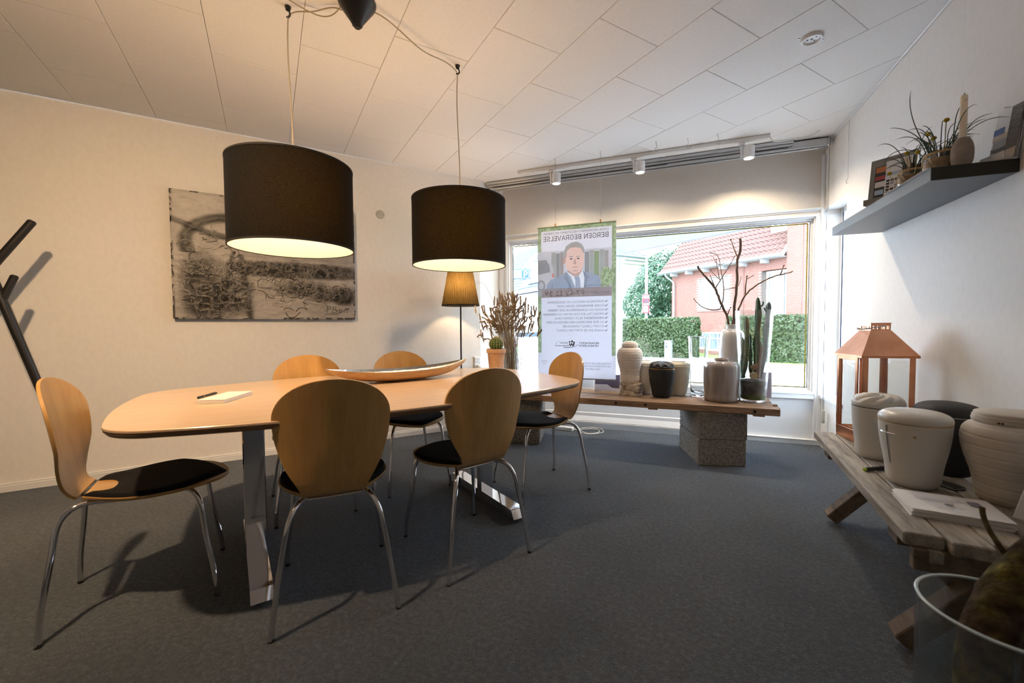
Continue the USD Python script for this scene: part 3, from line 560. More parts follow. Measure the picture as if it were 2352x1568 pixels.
def make_chair(label):
    c = thing('dining_chair', label, 'chair', (0, 0, 0))
    ys = np.r_[np.linspace(-.152, .07, 12), .07+.216*np.sin(np.linspace(.08, 1, 14)*PI/2)]
    C = np.stack([0*ys, ys, sz(ys)], 1); Nn = np.tile([0, 0, 1.0], (len(ys), 1)); cup = .006*np.clip((ys+.1)/.2, 0, 1)
    part('seat', shell_grid(C, Nn, seat_w(ys), cup, -.011, 0, 19), 'beech_seat', c, 40)
    # pad: crescent-shaped rear edge
    v = np.linspace(-1, 1, 25); rows = []
    yf = lambda x: .07 + .208*np.sqrt(np.clip(1-(x/.204)**2, 0, 1))
    xs = .196*np.sin(v*PI/2); yr = -.150 + .072*np.sqrt(np.clip(1-(xs/.150)**2, 0, 1))
    u = np.linspace(0, 1, 16)
    P = np.zeros((len(u), len(v), 3))
    for a, uu in enumerate(u):
        y = yr + (yf(xs)-yr)*uu; w = np.minimum(1, seat_w(y, .006)/.204); P[a, :, 0] = xs*np.minimum(1.04*w, 1.04); P[a, :, 1] = y
    P[..., 2] = sz(P[..., 1]) + .006*np.clip((P[..., 1]+.1)/.2, 0, 1)*(P[..., 0]/.2)**2
    edge = np.minimum(np.minimum.outer(np.minimum(u, 1-u)*9, np.ones(len(v))), np.minimum(1, (1-np.abs(v))*7)[None]); dome_ = .015*np.sqrt(np.clip(edge, 0, 1)) + .003
    top = P.copy(); top[..., 2] += dome_; bot = P.copy(); bot[..., 2] += .0005
    n_, k_ = len(u), len(v); i, j = np.meshgrid(np.arange(n_-1), np.arange(k_-1), indexing='ij'); q = np.stack([i*k_+j, i*k_+j+1, (i+1)*k_+j+1, (i+1)*k_+j], -1).reshape(-1, 4)
    e = np.r_[np.arange(k_), np.arange(1, n_)*k_+k_-1, (n_-1)*k_+np.arange(k_-2, -1, -1), np.arange(n_-2, 0, -1)*k_]; o = n_*k_
    Fq = np.vstack([q[:, ::-1], q+o, np.stack([e, np.roll(e, -1), np.roll(e, -1)+o, e+o], 1)])
    pad = trimesh.Trimesh(np.vstack([bot.reshape(-1, 3), top.reshape(-1, 3)]), np.vstack([Fq[:, [0, 1, 2]], Fq[:, [0, 2, 3]]]), process=False); pad.fix_normals()
    part('seat_pad', pad, 'felt', c, 50)
    cl = spline([(0, -.152, float(sz(-.152))), (0, -.172, .461), (0, -.189, .480), (0, -.203, .53), (0, -.216, .60), (0, -.228, .68), (0, -.240, .76), (0, -.252, .84), (0, -.259, .886)], 200)
    zt = .886; zz = cl[:, 2]; pick = [np.argmin(np.abs(zz-z)) for z in np.r_[.4565, .459, .464, .472, .482, .495, .51, .53, .55, .575, .60, .63, .66, .69, .72, .74, .74+.146*np.sin(np.linspace(.1, 1, 13)*PI/2)]]
    cl = cl[np.unique(pick)]; tz = np.gradient(cl, axis=0); tz /= np.linalg.norm(tz, axis=1, keepdims=True); nb = np.cross(np.array([1.0, 0, 0]), tz)
    nb = np.where((nb @ np.array([0, 1.0, .6]))[:, None] < 0, -nb, nb)
    z = cl[:, 2]; wb = np.interp(z, [.452, .48, .51, .54, .58, .62, .66, .70, .74], [.108, .112, .128, .146, .166, .180, .190, .196, .198])
    wb = np.where(z > .74, .198*np.sqrt(np.clip(1-((z-.74)/.1465)**2, 0.0004, 1)), wb)
    part('backrest', shell_grid(cl, nb, wb, .040*np.clip((z-.47)/.15, 0, 1)*np.clip(wb/.198, 0, 1)**2, -.010, 0, 21), 'beech_back', c, 40)
    for s in (-1, 1):
        rl = tube(spline([(s*.075, -.02, .428), (s*.105, -.12, .428), (s*.128, -.172, .424), (s*.145, -.197, .398), (s*.165, -.214, .32), (s*.188, -.232, .18), (s*.212, -.247, .0)], 36), .0095, 12)
        g = part('leg', rl, 'chrome', c, 40); part('leg_tip', tube([(s*.2100, -.2460, .012), (s*.212, -.247, 0)], .0100, 12), 'black_plastic', g)
        fl = tube(spline([(s*.075, .03, .428), (s*.115, .125, .428), (s*.142, .165, .424), (s*.158, .186, .40), (s*.170, .202, .32), (s*.186, .222, .18), (s*.202, .244, .0)], 36), .0095, 12)
        g = part('leg', fl, 'chrome', c, 40); part('leg_tip', tube([(s*.2005, .2425, .012), (s*.202, .244, 0)], .0100, 12), 'black_plastic', g)
    part('under_frame', cat_(bx(.20, .10, .006, (0, .0, .432), .002), tube([(-.075, -.02, .428), (-.075, .03, .428)], .0095, 10), tube([(.075, -.02, .428), (.075, .03, .428)], .0095, 10), tube(spline([(-.105, -.12, .424), (0, -.10, .414), (.105, -.12, .424)], 12), .007, 8)), 'chrome', c)
    return c
def place(path, loc, rz):
    x = UsdGeom.Xform.Get(stage, path); x.ClearXformOpOrder(); x.GetPrim().RemoveProperty('xformOp:translate')
    x.AddTranslateOp().Set(Gf.Vec3d(*map(float, loc))); x.AddRotateZOp().Set(math.degrees(rz))
def facing(ds, dw): d = D*ds + N*dw; return math.atan2(-d[0], d[1])
ch0 = make_chair('beech shell chair at the left head of the table, seat seen from its side')
place(ch0, sw(-.449, -2.19), facing(1, -.035))
GRP = 'beech shell chairs around the table'
stage.GetPrimAtPath(ch0).SetCustomDataByKey('group', GRP)
for lab, p, f in (('beech shell chair seen from behind, nearest to the viewer by the chrome leg', (.222, -1.82), (.057, -.473)),
                  ('beech shell chair seen from behind, right of the nearest one', (.804, -1.846), (-.048, -.497)),
                  ('beech shell chair at the window end of the table, in front of the hanging poster', (1.545, -2.275), (-.99, -.05)),
                  ('beech shell chair on the far side of the table below the painting', (.215, -2.755), (0, 1)),
                  ('beech shell chair on the far side of the table behind the wooden bowl', (.835, -2.84), (-.02, 1))):
    copy_of(ch0, 'dining_chair', lab, 'chair', sw(*p), facing(*f), GRP)

# ------------------------------------------------------------------ on the table
bowl_c = sw(.695, -2.50, TOP); bowl_r = TR + math.radians(2)
bo = thing('wooden_bowl', 'long boat-shaped wooden bowl with silvered inside on the table', 'bowl', bowl_c, bowl_r)
def boat(off, zb, n=41, m=21, rim=0.0):
    u = np.linspace(-1, 1, n); V = []
    for a in u:
        hw = (.125-off)*max(0, 1-abs(a)**2.3)**.8 + .004; x = a*(.44-off*.6); zr = .062 + .030*abs(a)**2.2 + (.012*max(0, a)**3)
        bot = zb + (zr-zb)*abs(a)**2.6*.93
        ph = np.linspace(-1, 1, m); V.append(np.stack([np.full(m, x), hw*np.sin(ph*PI/2), zr-(zr-bot)*np.cos(ph*PI/2)**.75], 1))
    return np.array(V)
o_, i_ = boat(0, 0.0), boat(.008, .012); n_, k_ = o_.shape[:2]
i, j = np.meshgrid(np.arange(n_-1), np.arange(k_-1), indexing='ij'); q = np.stack([i*k_+j, i*k_+j+1, (i+1)*k_+j+1, (i+1)*k_+j], -1).reshape(-1, 4)
rim_ = []; K = n_*k_
for a in range(n_-1): rim_ += [(a*k_, (a+1)*k_, (a+1)*k_+K, a*k_+K), (a*k_+k_-1, (a+1)*k_+k_-1, (a+1)*k_+k_-1+K, a*k_+k_-1+K)]
Fq = np.vstack([q, np.array(rim_)]); wood('bowl_wood', (.36, .19, .07), (.55, .34, .15), (1.2, 18, 18), .35, .3)
part('shell', trimesh.Trimesh(np.vstack([o_.reshape(-1, 3), i_.reshape(-1, 3)]), np.vstack([Fq[:, [0, 1, 2]], Fq[:, [0, 2, 3]]]), process=False), 'bowl_wood', bo, 60)
lin = boat(.0085, .0125); lin[..., 2] += .0006
pn('silver_leaf', (.50, .49, .47), (.68, .67, .64), 9, .30, metallic=1.0, bump=.3, bscale=30)
part('lining', trimesh.Trimesh(lin.reshape(-1, 3), np.vstack([q[:, [0, 1, 2]], q[:, [0, 2, 3]]]), process=False), 'silver_leaf', bo, True, label='silvered inner face')
part('foot', lathe([(0, -.000), (.045, 0), (.045, .004), (0, .004)], 24), 'bowl_wood', bo)
pt = thing('flower_pot', 'small terracotta pot holding a round cactus on the table', 'flower pot', sw(1.455, -2.715, TOP))
pn('terracotta', (.46, .27, .16), (.60, .39, .25), 14, .85, bump=.1, bscale=200)
part('pot', lathe([(0, 0), (.050, 0), (.053, .003), (.064, .122), (.070, .124), (.072, .128), (.072, .150), (.070, .154), (.064, .154), (.061, .135), (0, .132)], 48), 'terracotta', pt)
pm('soil', (.035, .022, .014), .95)
part('soil', lathe([(.062, .136), (.03, .140), (0, .141)], 32), 'soil', pt)
cs = thing('round_cactus', 'round ribbed cactus with pale spines in the terracotta pot', 'cactus', sw(1.455, -2.715, TOP+.140))
def ribs(v, k=15, d=.10):
    a = np.arctan2(v[:, 1], v[:, 0]); s = 1-d*np.abs(np.sin(a*k/2+.3))**.7*-1 - d; w = v.copy(); w[:, :2] *= s[:, None]; return w
pn('cactus_green', (.035, .085, .022), (.075, .14, .035), 30, .6)
def ball(r, h, k=15, d=.16, n=120):
    p = [(r*math.cos(a)*1.02, h/2+h/2*math.sin(a)) for a in np.linspace(-PI/2, PI/2, 22)]
    return lathe(p, n, lambda v: ribs(v, k, d))
part('body', ball(.052, .100), 'cactus_green', cs, 50)
pm('spine', (.62, .52, .24), .8)
sp = []
for k in range(15):
    az = (k+.5)*2*PI/15*1.0 - .6/15
    for el in np.linspace(-.9, 1.35, 9):
        c = np.array([.053*math.cos(el)*math.cos(az), .053*math.cos(el)*math.sin(az), .05+.05*math.sin(el)]); dd = c-np.array([0, 0, .05]); dd /= np.linalg.norm(dd)
        sp.append(mv(trimesh.creation.icosphere(1, .0028), *c))
        for s in range(3):
            e = dd + rng.normal(0, .5, 3); e /= np.linalg.norm(e); sp.append(tube([c, c+e*.011], [.0006, .0002], 3, False))
part('spines', cat_(*sp), 'spine', cs, False, kind='stuff')
nd = thing('notepad', 'small white paper pad lying on the table', 'notepad', sw(-.168, -2.257, TOP), TR + math.radians(62))
pm('paper', (.82, .81, .80), .8); pm('paper_edge', (.66, .65, .64), .9)
part('pages', bx(.235, .105, .016, (0, 0, .008), .0008), 'paper_edge', nd); part('top_sheet', bx(.237, .107, .0012, (0, 0, .0168), .0004), 'paper', nd)
pe = thing('pen', 'black ballpoint pen with gold clip lying on the white pad', 'pen', sw(-.235, -2.265, TOP+.0174+.0055), TR + math.radians(62))
pm('gold', (.75, .52, .20), .25, 1.0)
part('barrel', tube([(-.035, 0, 0), (-.030, 0, 0), (.045, 0, 0), (.058, 0, 0), (.068, 0, 0)], [.004, .0054, .0054, .0045, .0012], 14), 'black_plastic', pe)
part('cap', tube([(-.072, 0, 0), (-.070, 0, 0), (-.036, 0, 0)], [.004, .0056, .0058], 14), 'black_plastic', pe)
part('band', tube([(-.038, 0, 0), (-.032, 0, 0)], .0060, 14), 'gold', pe); part('clip', bar((.012, 0, .0066), (.052, 0, .0066), .003, .0012, .0004), 'gold', pe)

# ------------------------------------------------------------------ lamps
def shade_cloth(name, base, lo, hi, stretch, pw, fac=.5, sheen=.12):
    """Woven lampshade cloth: dark on the face, letting a little light through where one looks straight at the weave."""
    mat(name, {'p': ('principled_bsdf', {'base_color': base, 'roughness': .9, 'specular_ior_level': .1, 'sheen_weight': sheen, 'sheen_roughness': .4}), 't': ('translucent_bsdf', {}), 'm': ('mix_closure', {'fac': fac}), 'n': ('noise_texture', {'scale': 12, 'detail': 6, 'roughness': .75}), 'c': ('texture_coordinate', {}), 'mp': ('mapping', {'scale': stretch}),
        'w': ('layer_weight', {'blend': .5}), 'i': ('math', {'math_type': 'subtract', 'value1': 1.0}), 'pw': ('math', {'math_type': 'power', 'value2': pw}), 'cc': ('combine_color', {}), 'mu': ('mix', {'mix_type': 'multiply', 'fac': 1.0}),
        'r': ('rgb_ramp', {'ramp': [(.3, lo), (.7, hi)]}), 'b': ('bump', {'strength': .15, 'distance': .002})},
        [('c.object', 'mp.vector'), ('mp.vector', 'n.vector'), ('n.fac', 'r.fac'), ('w.facing', 'i.value2'), ('i.value', 'pw.value1'), ('pw.value', 'cc.r'), ('pw.value', 'cc.g'), ('pw.value', 'cc.b'), ('r.color', 'mu.color1'), ('cc.color', 'mu.color2'), ('mu.color', 't.color'),
         ('n.fac', 'b.height'), ('b.normal', 'p.normal'), ('p.BSDF', 'm.closure1'), ('t.BSDF', 'm.closure2')], 'm.closure')
shade_cloth('shade_black', (.014, .016, .020), (.035, .024, .006), (.15, .105, .028), (9, 9, 13), 1.6)
thin('shade_liner', (.78, .76, .72), (.40, .34, .24), .30)
pm('trim_black', (.012, .012, .013), .8); pm('cord', (.44, .38, .29), .7); pm('cord_white', (.75, .74, .72), .6)
emit('bulb_glow', WARM, P_PENDANT)
C0 = np.array([-1.401, 1.631, CEIL])
def pendant(label, x, y, ztop, h, R, sag, end):
    t = thing('pendant_lamp', label, 'pendant lamp', (x, y, 0))
    zb = ztop-h
    part('shade', lathe([(R, zb), (R, ztop)], 96), 'shade_black', t, True)
    part('liner', lathe([(R-.004, zb+.002), (R-.004, ztop-.002)], 96), 'shade_liner', t, True, label='cream inner face of the shade')
    part('rim', lathe([(R-.004, zb-.002), (R+.0015, zb-.002), (R+.0015, zb+.007), (R-.004, zb+.002), (R-.004, zb-.002)], 96), 'trim_black', t); part('rim', lathe([(R-.004, ztop-.006), (R+.0015, ztop-.006), (R+.0015, ztop+.002), (R-.004, ztop+.002), (R-.004, ztop-.006)], 96), 'trim_black', t)
    part('spider', cat_(*[tube([(0, 0, ztop-.05), (R*.3*math.cos(a), R*.3*math.sin(a), ztop-.045), ((R-.004)*math.cos(a), (R-.004)*math.sin(a), ztop-.008)], .002, 6) for a in (0.4, 0.4+2.094, 0.4+4.188)]), 'steel', t)
    hd = part('lamp_holder', lathe([(0, ztop-.13), (.020, ztop-.13), (.022, ztop-.07), (.010, ztop-.03), (0, ztop-.03)], 20), 'cord_white', t)
    part('bulb', mv(trimesh.creation.icosphere(3, .045), 0, 0, ztop-.18), 'bulb_glow', t, True)
    part('cord', tube(spline([(0, 0, ztop-.03), (.004, .003, ztop+.25), (-.004, -.002, ztop+.5), (.0, .0, CEIL-.045)], 30), .0032, 8), 'cord', t)
    hk = part('ceiling_hook', cat_(lathe([(0, CEIL-.018), (.010, CEIL-.018), (.014, CEIL-.002), (.014, CEIL), (0, CEIL)], 16), tube([(0, 0, CEIL-.016), (.010, 0, CEIL-.030), (.012, 0, CEIL-.045), (0, 0, CEIL-.052), (-.008, 0, CEIL-.046)], .0042, 8)), 'black_plastic', t)
    e = np.array(end)-[x, y, 0]; mid = e*.5
    part('swag_cord', tube(spline([(0, 0, CEIL-.045), (e[0]*.1, e[1]*.1, CEIL-.030), (mid[0]*.9, mid[1]*.9, CEIL-sag), (e[0]*.8, e[1]*.8, CEIL-sag*.55), (e[0], e[1], e[2])], 40), .0032, 8), 'cord', t)
    return t
pendant('large black drum pendant lamp hanging in front of the painting', -1.727, 1.532, 1.842, .395, .275, .030, (C0[0]-.075, C0[1]-.02, CEIL-.030))
pendant('large black drum pendant lamp hanging nearer the window, before the floor lamp', -1.188, 2.227, 1.812, .385, .275, .055, (C0[0]+.065, C0[1]+.05, CEIL-.032))
cr = thing('ceiling_rose', 'black cone-shaped ceiling cup where the lamp cords meet', 'ceiling cup', C0)
part('cone', lathe([(0, -.112), (.020, -.112), (.024, -.108), (.026, -.10), (.082, -.018), (.086, -.008), (.086, 0), (0, 0)], 40), 'black_plastic', cr)
part('screw', mv(lathe([(0, -.004), (.005, -.004), (.005, 0), (0, 0)], 12), .060, -.045, -.012), 'paper', cr)
part('bottom_cap', lathe([(0, -.119), (.014, -.119), (.016, -.113), (0, -.113)], 20), 'black_plastic', cr)
cl2 = thing('ceiling_cable', 'spare beige cable looped from the black ceiling cup along the ceiling', 'cable', (0, 0, 0))
part('cord', tube(spline([(C0[0]-.07, C0[1]-.03, CEIL-.02), (C0[0]-.20, C0[1]-.03, CEIL-.030), (-1.70, 1.42, CEIL-.012), (-1.78, 1.34, CEIL-.008), (-1.95, 1.25, CEIL-.006)], 30), .003, 8), 'cord', cl2)
fl = thing('floor_lamp', 'slim black floor lamp with lit pleated black shade in the corner', 'floor lamp', (-1.90, 3.575, 0))
part('base', lathe([(0, 0), (.14, 0), (.142, .006), (.138, .018), (.02, .024), (0, .024)], 48), 'black_metal', fl)
part('pole', tube([(0, 0, .02), (0, 0, 1.30), (0, 0, 1.46)], [.0075, .0075, .006], 12), 'black_metal', fl)
def pleat(v):
    a = np.arctan2(v[:, 1], v[:, 0]); w = v.copy(); w[:, :2] *= (1+.012*np.sign(np.sin(a*52))*np.abs(np.sin(a*52))**.6)[:, None]; return w
shade_cloth('shade_pleated', (.022, .020, .017), (.10, .062, .020), (.16, .105, .036), (8, 8, 1), 1.5, .5, .05)
zs_ = np.linspace(0, 1, 7)
part('shade', lathe([(.178-.062*a, 1.268+.345*a) for a in zs_], 416, pleat), 'shade_pleated', fl, 20)
part('rim', lathe([(.180, 1.262), (.183, 1.266), (.180, 1.274), (.176, 1.270), (.180, 1.262)], 72), 'trim_black', fl)
part('rim', cat_(lathe([(.115, 1.608), (.119, 1.612), (.117, 1.618), (.113, 1.614), (.115, 1.608)], 72)), 'trim_black', fl)
emit('floor_bulb', WARM, P_FLOORLAMP)
part('spider', cat_(*[tube([(0, 0, 1.44), (.114*math.cos(a), .114*math.sin(a), 1.61)], .002, 6) for a in (0, 2.09, 4.19)]), 'steel', fl)
part('bulb', mv(trimesh.creation.icosphere(3, .035), 0, 0, 1.46), 'floor_bulb', fl, True)
# warm ceiling spotlight of this room, above and behind the viewer's left shoulder
cp = thing('ceiling_spotlight', 'warm white surface spotlight on the ceiling behind the viewer', 'spotlight', (-1.62, .20, 0))
emit('ceil_spot_glow', (1, .66, .36), P_CEILSPOT)
part('rose', lathe([(0, CEIL-.03), (.05, CEIL-.03), (.055, CEIL-.02), (.055, CEIL), (0, CEIL)], 32), 'white_paint', cp)
AIM = np.array([-1.15, 1.10, -1.75]); AIM /= np.linalg.norm(AIM); ax_ = np.cross([0, 1.0, 0], AIM); Tsp = frame((0, 0, CEIL-.12), ax_, np.cross(AIM, ax_))   # local z looks along the beam
part('arm', tube([(0, 0, CEIL-.02), (0, 0, CEIL-.12)], .008, 10), 'white_paint', cp)
part('housing', xf(lathe([(0, -.06), (.048, -.06), (.050, -.055), (.050, .045), (.0485, .045), (.0485, -.04), (0, -.04)], 40), Tsp), 'white_paint', cp)
part('lamp', xf(lathe([(0, .008), (.046, .008), (.046, .010), (0, .010)], 32), Tsp), 'ceil_spot_glow', cp)

# ------------------------------------------------------------------ on the left wall
PA = sw(.039, WL+.022, 1.615)
pa = thing('painting', 'abstract grey and black relief painting on canvas', 'painting', PA, d_left)
# local x along the wall (towards the window), local y into the wall
nx_, nz_ = 300, 220; XX, ZZ = np.meshgrid(np.linspace(-.645, .645, nx_), np.linspace(-.480, .480, nz_))
P3 = np.stack([XX, ZZ, 0*XX], -1)
def fb(sx, sz, seed, o=4): return meshkit.fbm(np.stack([XX*sx, ZZ*sz, 0*XX+seed*3.7], -1), o, seed)
def blob(cx, cz, rx, rz, p=2): return np.exp(-(np.abs((XX-cx)/rx)**p + np.abs((ZZ-cz)/rz)**p))
rid = lambda a: 1-np.abs(a*2-1)
wx = (fb(3, 3, 11)-.5)*.12; wz = (fb(3, 3, 12)-.5)*.12
dark = np.zeros_like(XX)
dark += 1.25*blob(.17, -.075, .42, .055, 4)*(.55+.9*fb(9, 14, 2))
dark += 1.0*blob(-.47, -.22, .10, .22, 3)*(.2+1.3*fb(8, 8, 3)) + .9*blob(-.33, -.29, .17, .14, 3)*(.1+1.5*fb(10, 10, 4))
ang = np.hypot((XX+.30)/.26, (ZZ-.10)/.20); dark += 1.2*np.exp(-((ang-1)/.13)**2)*((ZZ > .10) | (XX < -.5))*(ZZ > .02)*(.4+.9*fb(9, 9, 5))
dark += .9*np.exp(-((ZZ-(.245-.10*np.cos((XX+.2)*4)))/.02)**2)*(XX < .15)*(.3+.8*fb(5, 5, 6))
dark += .9*blob(.22, -.22, .17, .06, 2)*(.2+1.2*fb(10, 10, 7)) + 1.1*blob(.40, -.27, .10, .05, 3)*(.3+1.1*fb(9, 9, 8)) + 1.2*blob(.55, -.28, .07, .065, 3)*(.4+1.0*fb(9, 9, 9))
dark += .55*np.exp(-((XX+.20+.12*(ZZ+.1))/.018)**2)*(ZZ < .03) + .5*np.exp(-((XX+.29-.20*(ZZ+.1))/.014)**2)*(ZZ < .05)
fib = np.clip(rid(fb(11, 18, 21, 5)), 0, 1)**16 + np.clip(rid(fb(22, 12, 22, 5)), 0, 1)**16
zone = np.clip(blob(.15, -.15, .55, .22, 4) + blob(-.40, -.25, .25, .25, 4), 0, 1)
edge = np.minimum(.645-np.abs(XX), .480-np.abs(ZZ)); dark += .9*np.clip(1-edge/.018, 0, 1)*(fb(46, 46, 13) > .50)*(fb(7, 7, 14) > .44)
base = .33 + .26*(fb(2.2, 5, 31)-.5) + .26*(fb(16, 40, 32)-.5)
fib = np.clip(fib*(.35+.65*np.clip(dark*1.2, 0, 1)), 0, 1)
tone = np.clip(base*np.exp(-3.6*np.clip(dark*1.15-.05, 0, 2)) + .20*fib*zone*(.3+.7*rng.random(XX.shape)), .010, .78)
hgt = .004*np.clip(dark, 0, 1.5)*(.5+fb(26, 26, 41)) + .006*np.clip(fib, 0, 1)*zone + .0015*fb(60, 60, 42, 2)
hgt *= np.clip(edge/.01, 0, 1)
V = np.stack([XX, -.022-hgt, ZZ], -1).reshape(-1, 3)
i, j = np.meshgrid(np.arange(nz_-1), np.arange(nx_-1), indexing='ij'); q = np.stack([i*nx_+j, i*nx_+j+1, (i+1)*nx_+j+1, (i+1)*nx_+j], -1).reshape(-1, 4)
mat('oil_paint', {'a': ('attribute', {'attribute': 'paint'}), 'p': ('principled_bsdf', {'roughness': .42, 'specular_ior_level': .4})}, [('a.color', 'p.base_color')], 'p.BSDF')
pp = part('canvas', trimesh.Trimesh(V, np.vstack([q[:, [0, 1, 2]], q[:, [0, 2, 3]]]), process=False), 'oil_paint', pa, True)
col = tone.reshape(-1, 1)*np.array([[1.03, .98, .93]])
UsdGeom.PrimvarsAPI(UsdGeom.Mesh.Get(stage, pp)).CreatePrimvar('paint', Sdf.ValueTypeNames.Color3fArray, 'vertex').Set(Vt.Vec3fArray.FromNumpy(col.astype(np.float32)))
rf = np.random.default_rng(77); FB = {'pale': [], 'dark': []}
for zx, zz_, rx, rz, n_f, hor in ((.17, -.08, .40, .06, 90, .25), (.16, -.22, .22, .07, 60, .6), (-.38, -.25, .20, .18, 90, .9), (.45, -.27, .16, .07, 55, .7), (-.25, -.10, .03, .24, 24, 1.35), (-.46, -.15, .05, .22, 26, 1.3), (-.40, .14, .10, .10, 26, .9), (.10, -.33, .45, .08, 46, .5)):
    for k in range(n_f):
        c = np.array([zx + rx*rf.normal(0, .55), zz_ + rz*rf.normal(0, .55)]); a = rf.normal(0, hor); L = rf.uniform(.02, .11); d = np.array([math.cos(a), math.sin(a)])*L/2; b = rf.normal(0, .25*L, 2)
        q = np.array([c-d, c+b, c+d]); q[:, 0] = np.clip(q[:, 0], -.63, .63); q[:, 1] = np.clip(q[:, 1], -.465, .465)
        FB['pale' if rf.random() < .62 else 'dark'].append(tube(spline(np.c_[q[:, 0], np.full(3, -.0262), q[:, 1]], 7), rf.uniform(.0009, .0026), 4, False))
pn('fibre_pale', (.22, .205, .19), (.52, .49, .45), 40, .5); pm('fibre_dark', (.03, .03, .03), .45)
part('plant_fibres', cat_(*FB['pale']), 'fibre_pale', pa, 50, kind='stuff'); part('plant_fibres', cat_(*FB['dark']), 'fibre_dark', pa, 50, kind='stuff', label='black painted fibres')
part('stretcher', bx(1.288, .040, .958, (0, -.0, 0), .002), 'trim_black', pa)
pm('ink', (.02, .02, .022), .6)
sgn = [[(0, 0), (.012, .055)], [(.002, .05), (.03, .06), (.035, .04), (.012, .028)], [(.045, .0), (.055, .055), (.075, .052), (.07, .032), (.055, .03), (.085, .022), (.075, .003), (.048, .0)], [(.10, .0), (.105, .03), (.12, .03), (.125, .003)], [(.14, .0), (.15, .04)], [(.16, .04), (.17, .0)], [(.155, .045), (.185, .03)], [(-.02, -.01), (.08, -.012), (.19, .05)]]
part('signature', mv(cat_(*[tube([(x, 0, z) for x, z in s], .0016, 5) for s in sgn]), .405, -.0268, -.425), 'ink', pa, False)
wp = thing('wall_plate', 'round pale blank cover plate on the wall between the pendant lamps', 'cover plate', sw(.925, WL, 2.11), d_left)
pm('plate_grey', (.50, .50, .46), .5)
part('disc', rot(lathe([(0, 0), (.040, 0), (.040, .006), (.036, .009), (0, .009)], 40), PI/2, (1, 0, 0)), 'plate_grey', wp)
part('screw', cat_(*[mv(rot(lathe([(0, 0), (.004, 0), (.003, .002), (0, .002)], 10), PI/2, (1, 0, 0)), s*.026, -.009, -.004) for s in (-1, 1)]), 'steel', wp)
so = thing('wall_socket', 'white double power socket with a plug on the wall by the window corner', 'socket', sw(1.905, WL, .675), d_left)
part('plate', bx(.075, .012, .145, (0, -.006, 0), .004), 'white_paint', so)
for z in (.036, -.036):
    f = part('outlet', bx(.062, .006, .060, (0, -.014, z), .003), 'white_panel', so)
    part('hole', cat_(*[rot(lathe([(0, 0), (.0035, 0), (.0035, .0006), (0, .0006)], 10), PI/2, (1, 0, 0)).apply_translation([dx, -.0172, z+dz]) for dx, dz in ((-.012, .006), (.012, .006), (0, -.013))]), 'ink', f)
part('plug', cat_(bx(.040, .035, .040, (.01, -.034, -.036), .010), tube(spline([(.01, -.05, -.05), (.012, -.055, -.12), (.0, -.03, -.25), (.0, -.016, -.50), (0, -.016, -.64)], 24), .0032, 8)), 'cord_white', so)

# ------------------------------------------------------------------ coat stand: slanting black poles with pegs
t = thing('coat_stand', 'black coat stand of slanting branching poles by the left wall', 'coat stand', (-3.62, 1.28, 0))
Pa = np.array([-3.515, 1.46, 0.0]) - [-3.62, 1.28, 0]; e1 = np.array([-3.644, 1.207, 1.232]) - [-3.62, 1.28, 0]; e0 = np.array([-3.585, 1.30, .793]) - [-3.62, 1.28, 0]
dirp = (e1-e0)/np.linalg.norm(e1-e0); foot = e0 - dirp*(e0[2]/dirp[2]); topp = e1 + dirp*.62
part('pole', tube([foot, foot+dirp*.005, e0, foot+(topp-foot)*.55], [.016, .021, .021, .021], 16), 'black_metal', t)
part('pole', tube([foot+(topp-foot)*.55, foot+(topp-foot)*.56, topp-dirp*.01, topp], [.022, .022, .022, .016], 16), 'black_metal', t)
part('peg', tube([e1+dirp*.0, e1+(np.array([-3.609, 1.251, 1.382])-[-3.62, 1.28, 0]-e1)*.95, np.array([-3.609, 1.251, 1.382])-[-3.62, 1.28, 0]], [.019, .019, .012], 14), 'black_metal', t)
b1 = np.array([-3.642, 1.209, 1.484])-[-3.62, 1.28, 0]; b2_ = np.array([-3.556, 1.316, 1.709])-[-3.62, 1.28, 0]; bd = (b2_-b1)
part('peg', tube([b1-bd*.55, b1, b1+bd*.97, b2_], [.022, .021, .021, .013], 16), 'black_metal', t)
for k, a in enumerate((2.6, 4.4)):
    f2 = np.array([-.30+.34*math.cos(a), -.45+.34*math.sin(a), 0.0]); tp = np.array([-.24-.22*math.cos(a), -.46-.22*math.sin(a), 1.62])
    part('pole', tube([f2, f2+(tp-f2)*.01, tp-(tp-f2)*.01, tp], [.016, .021, .021, .016], 16), 'black_metal', t)
    m_ = f2+(tp-f2)*.78; part('peg', tube([m_, m_+[-.06, -.12, .14]], [.019, .016], 14), 'black_metal', t)
part('joint', mv(trimesh.creation.icosphere(2, .040), *(np.array([-.27, -.455, .90]))), 'black_metal', t)
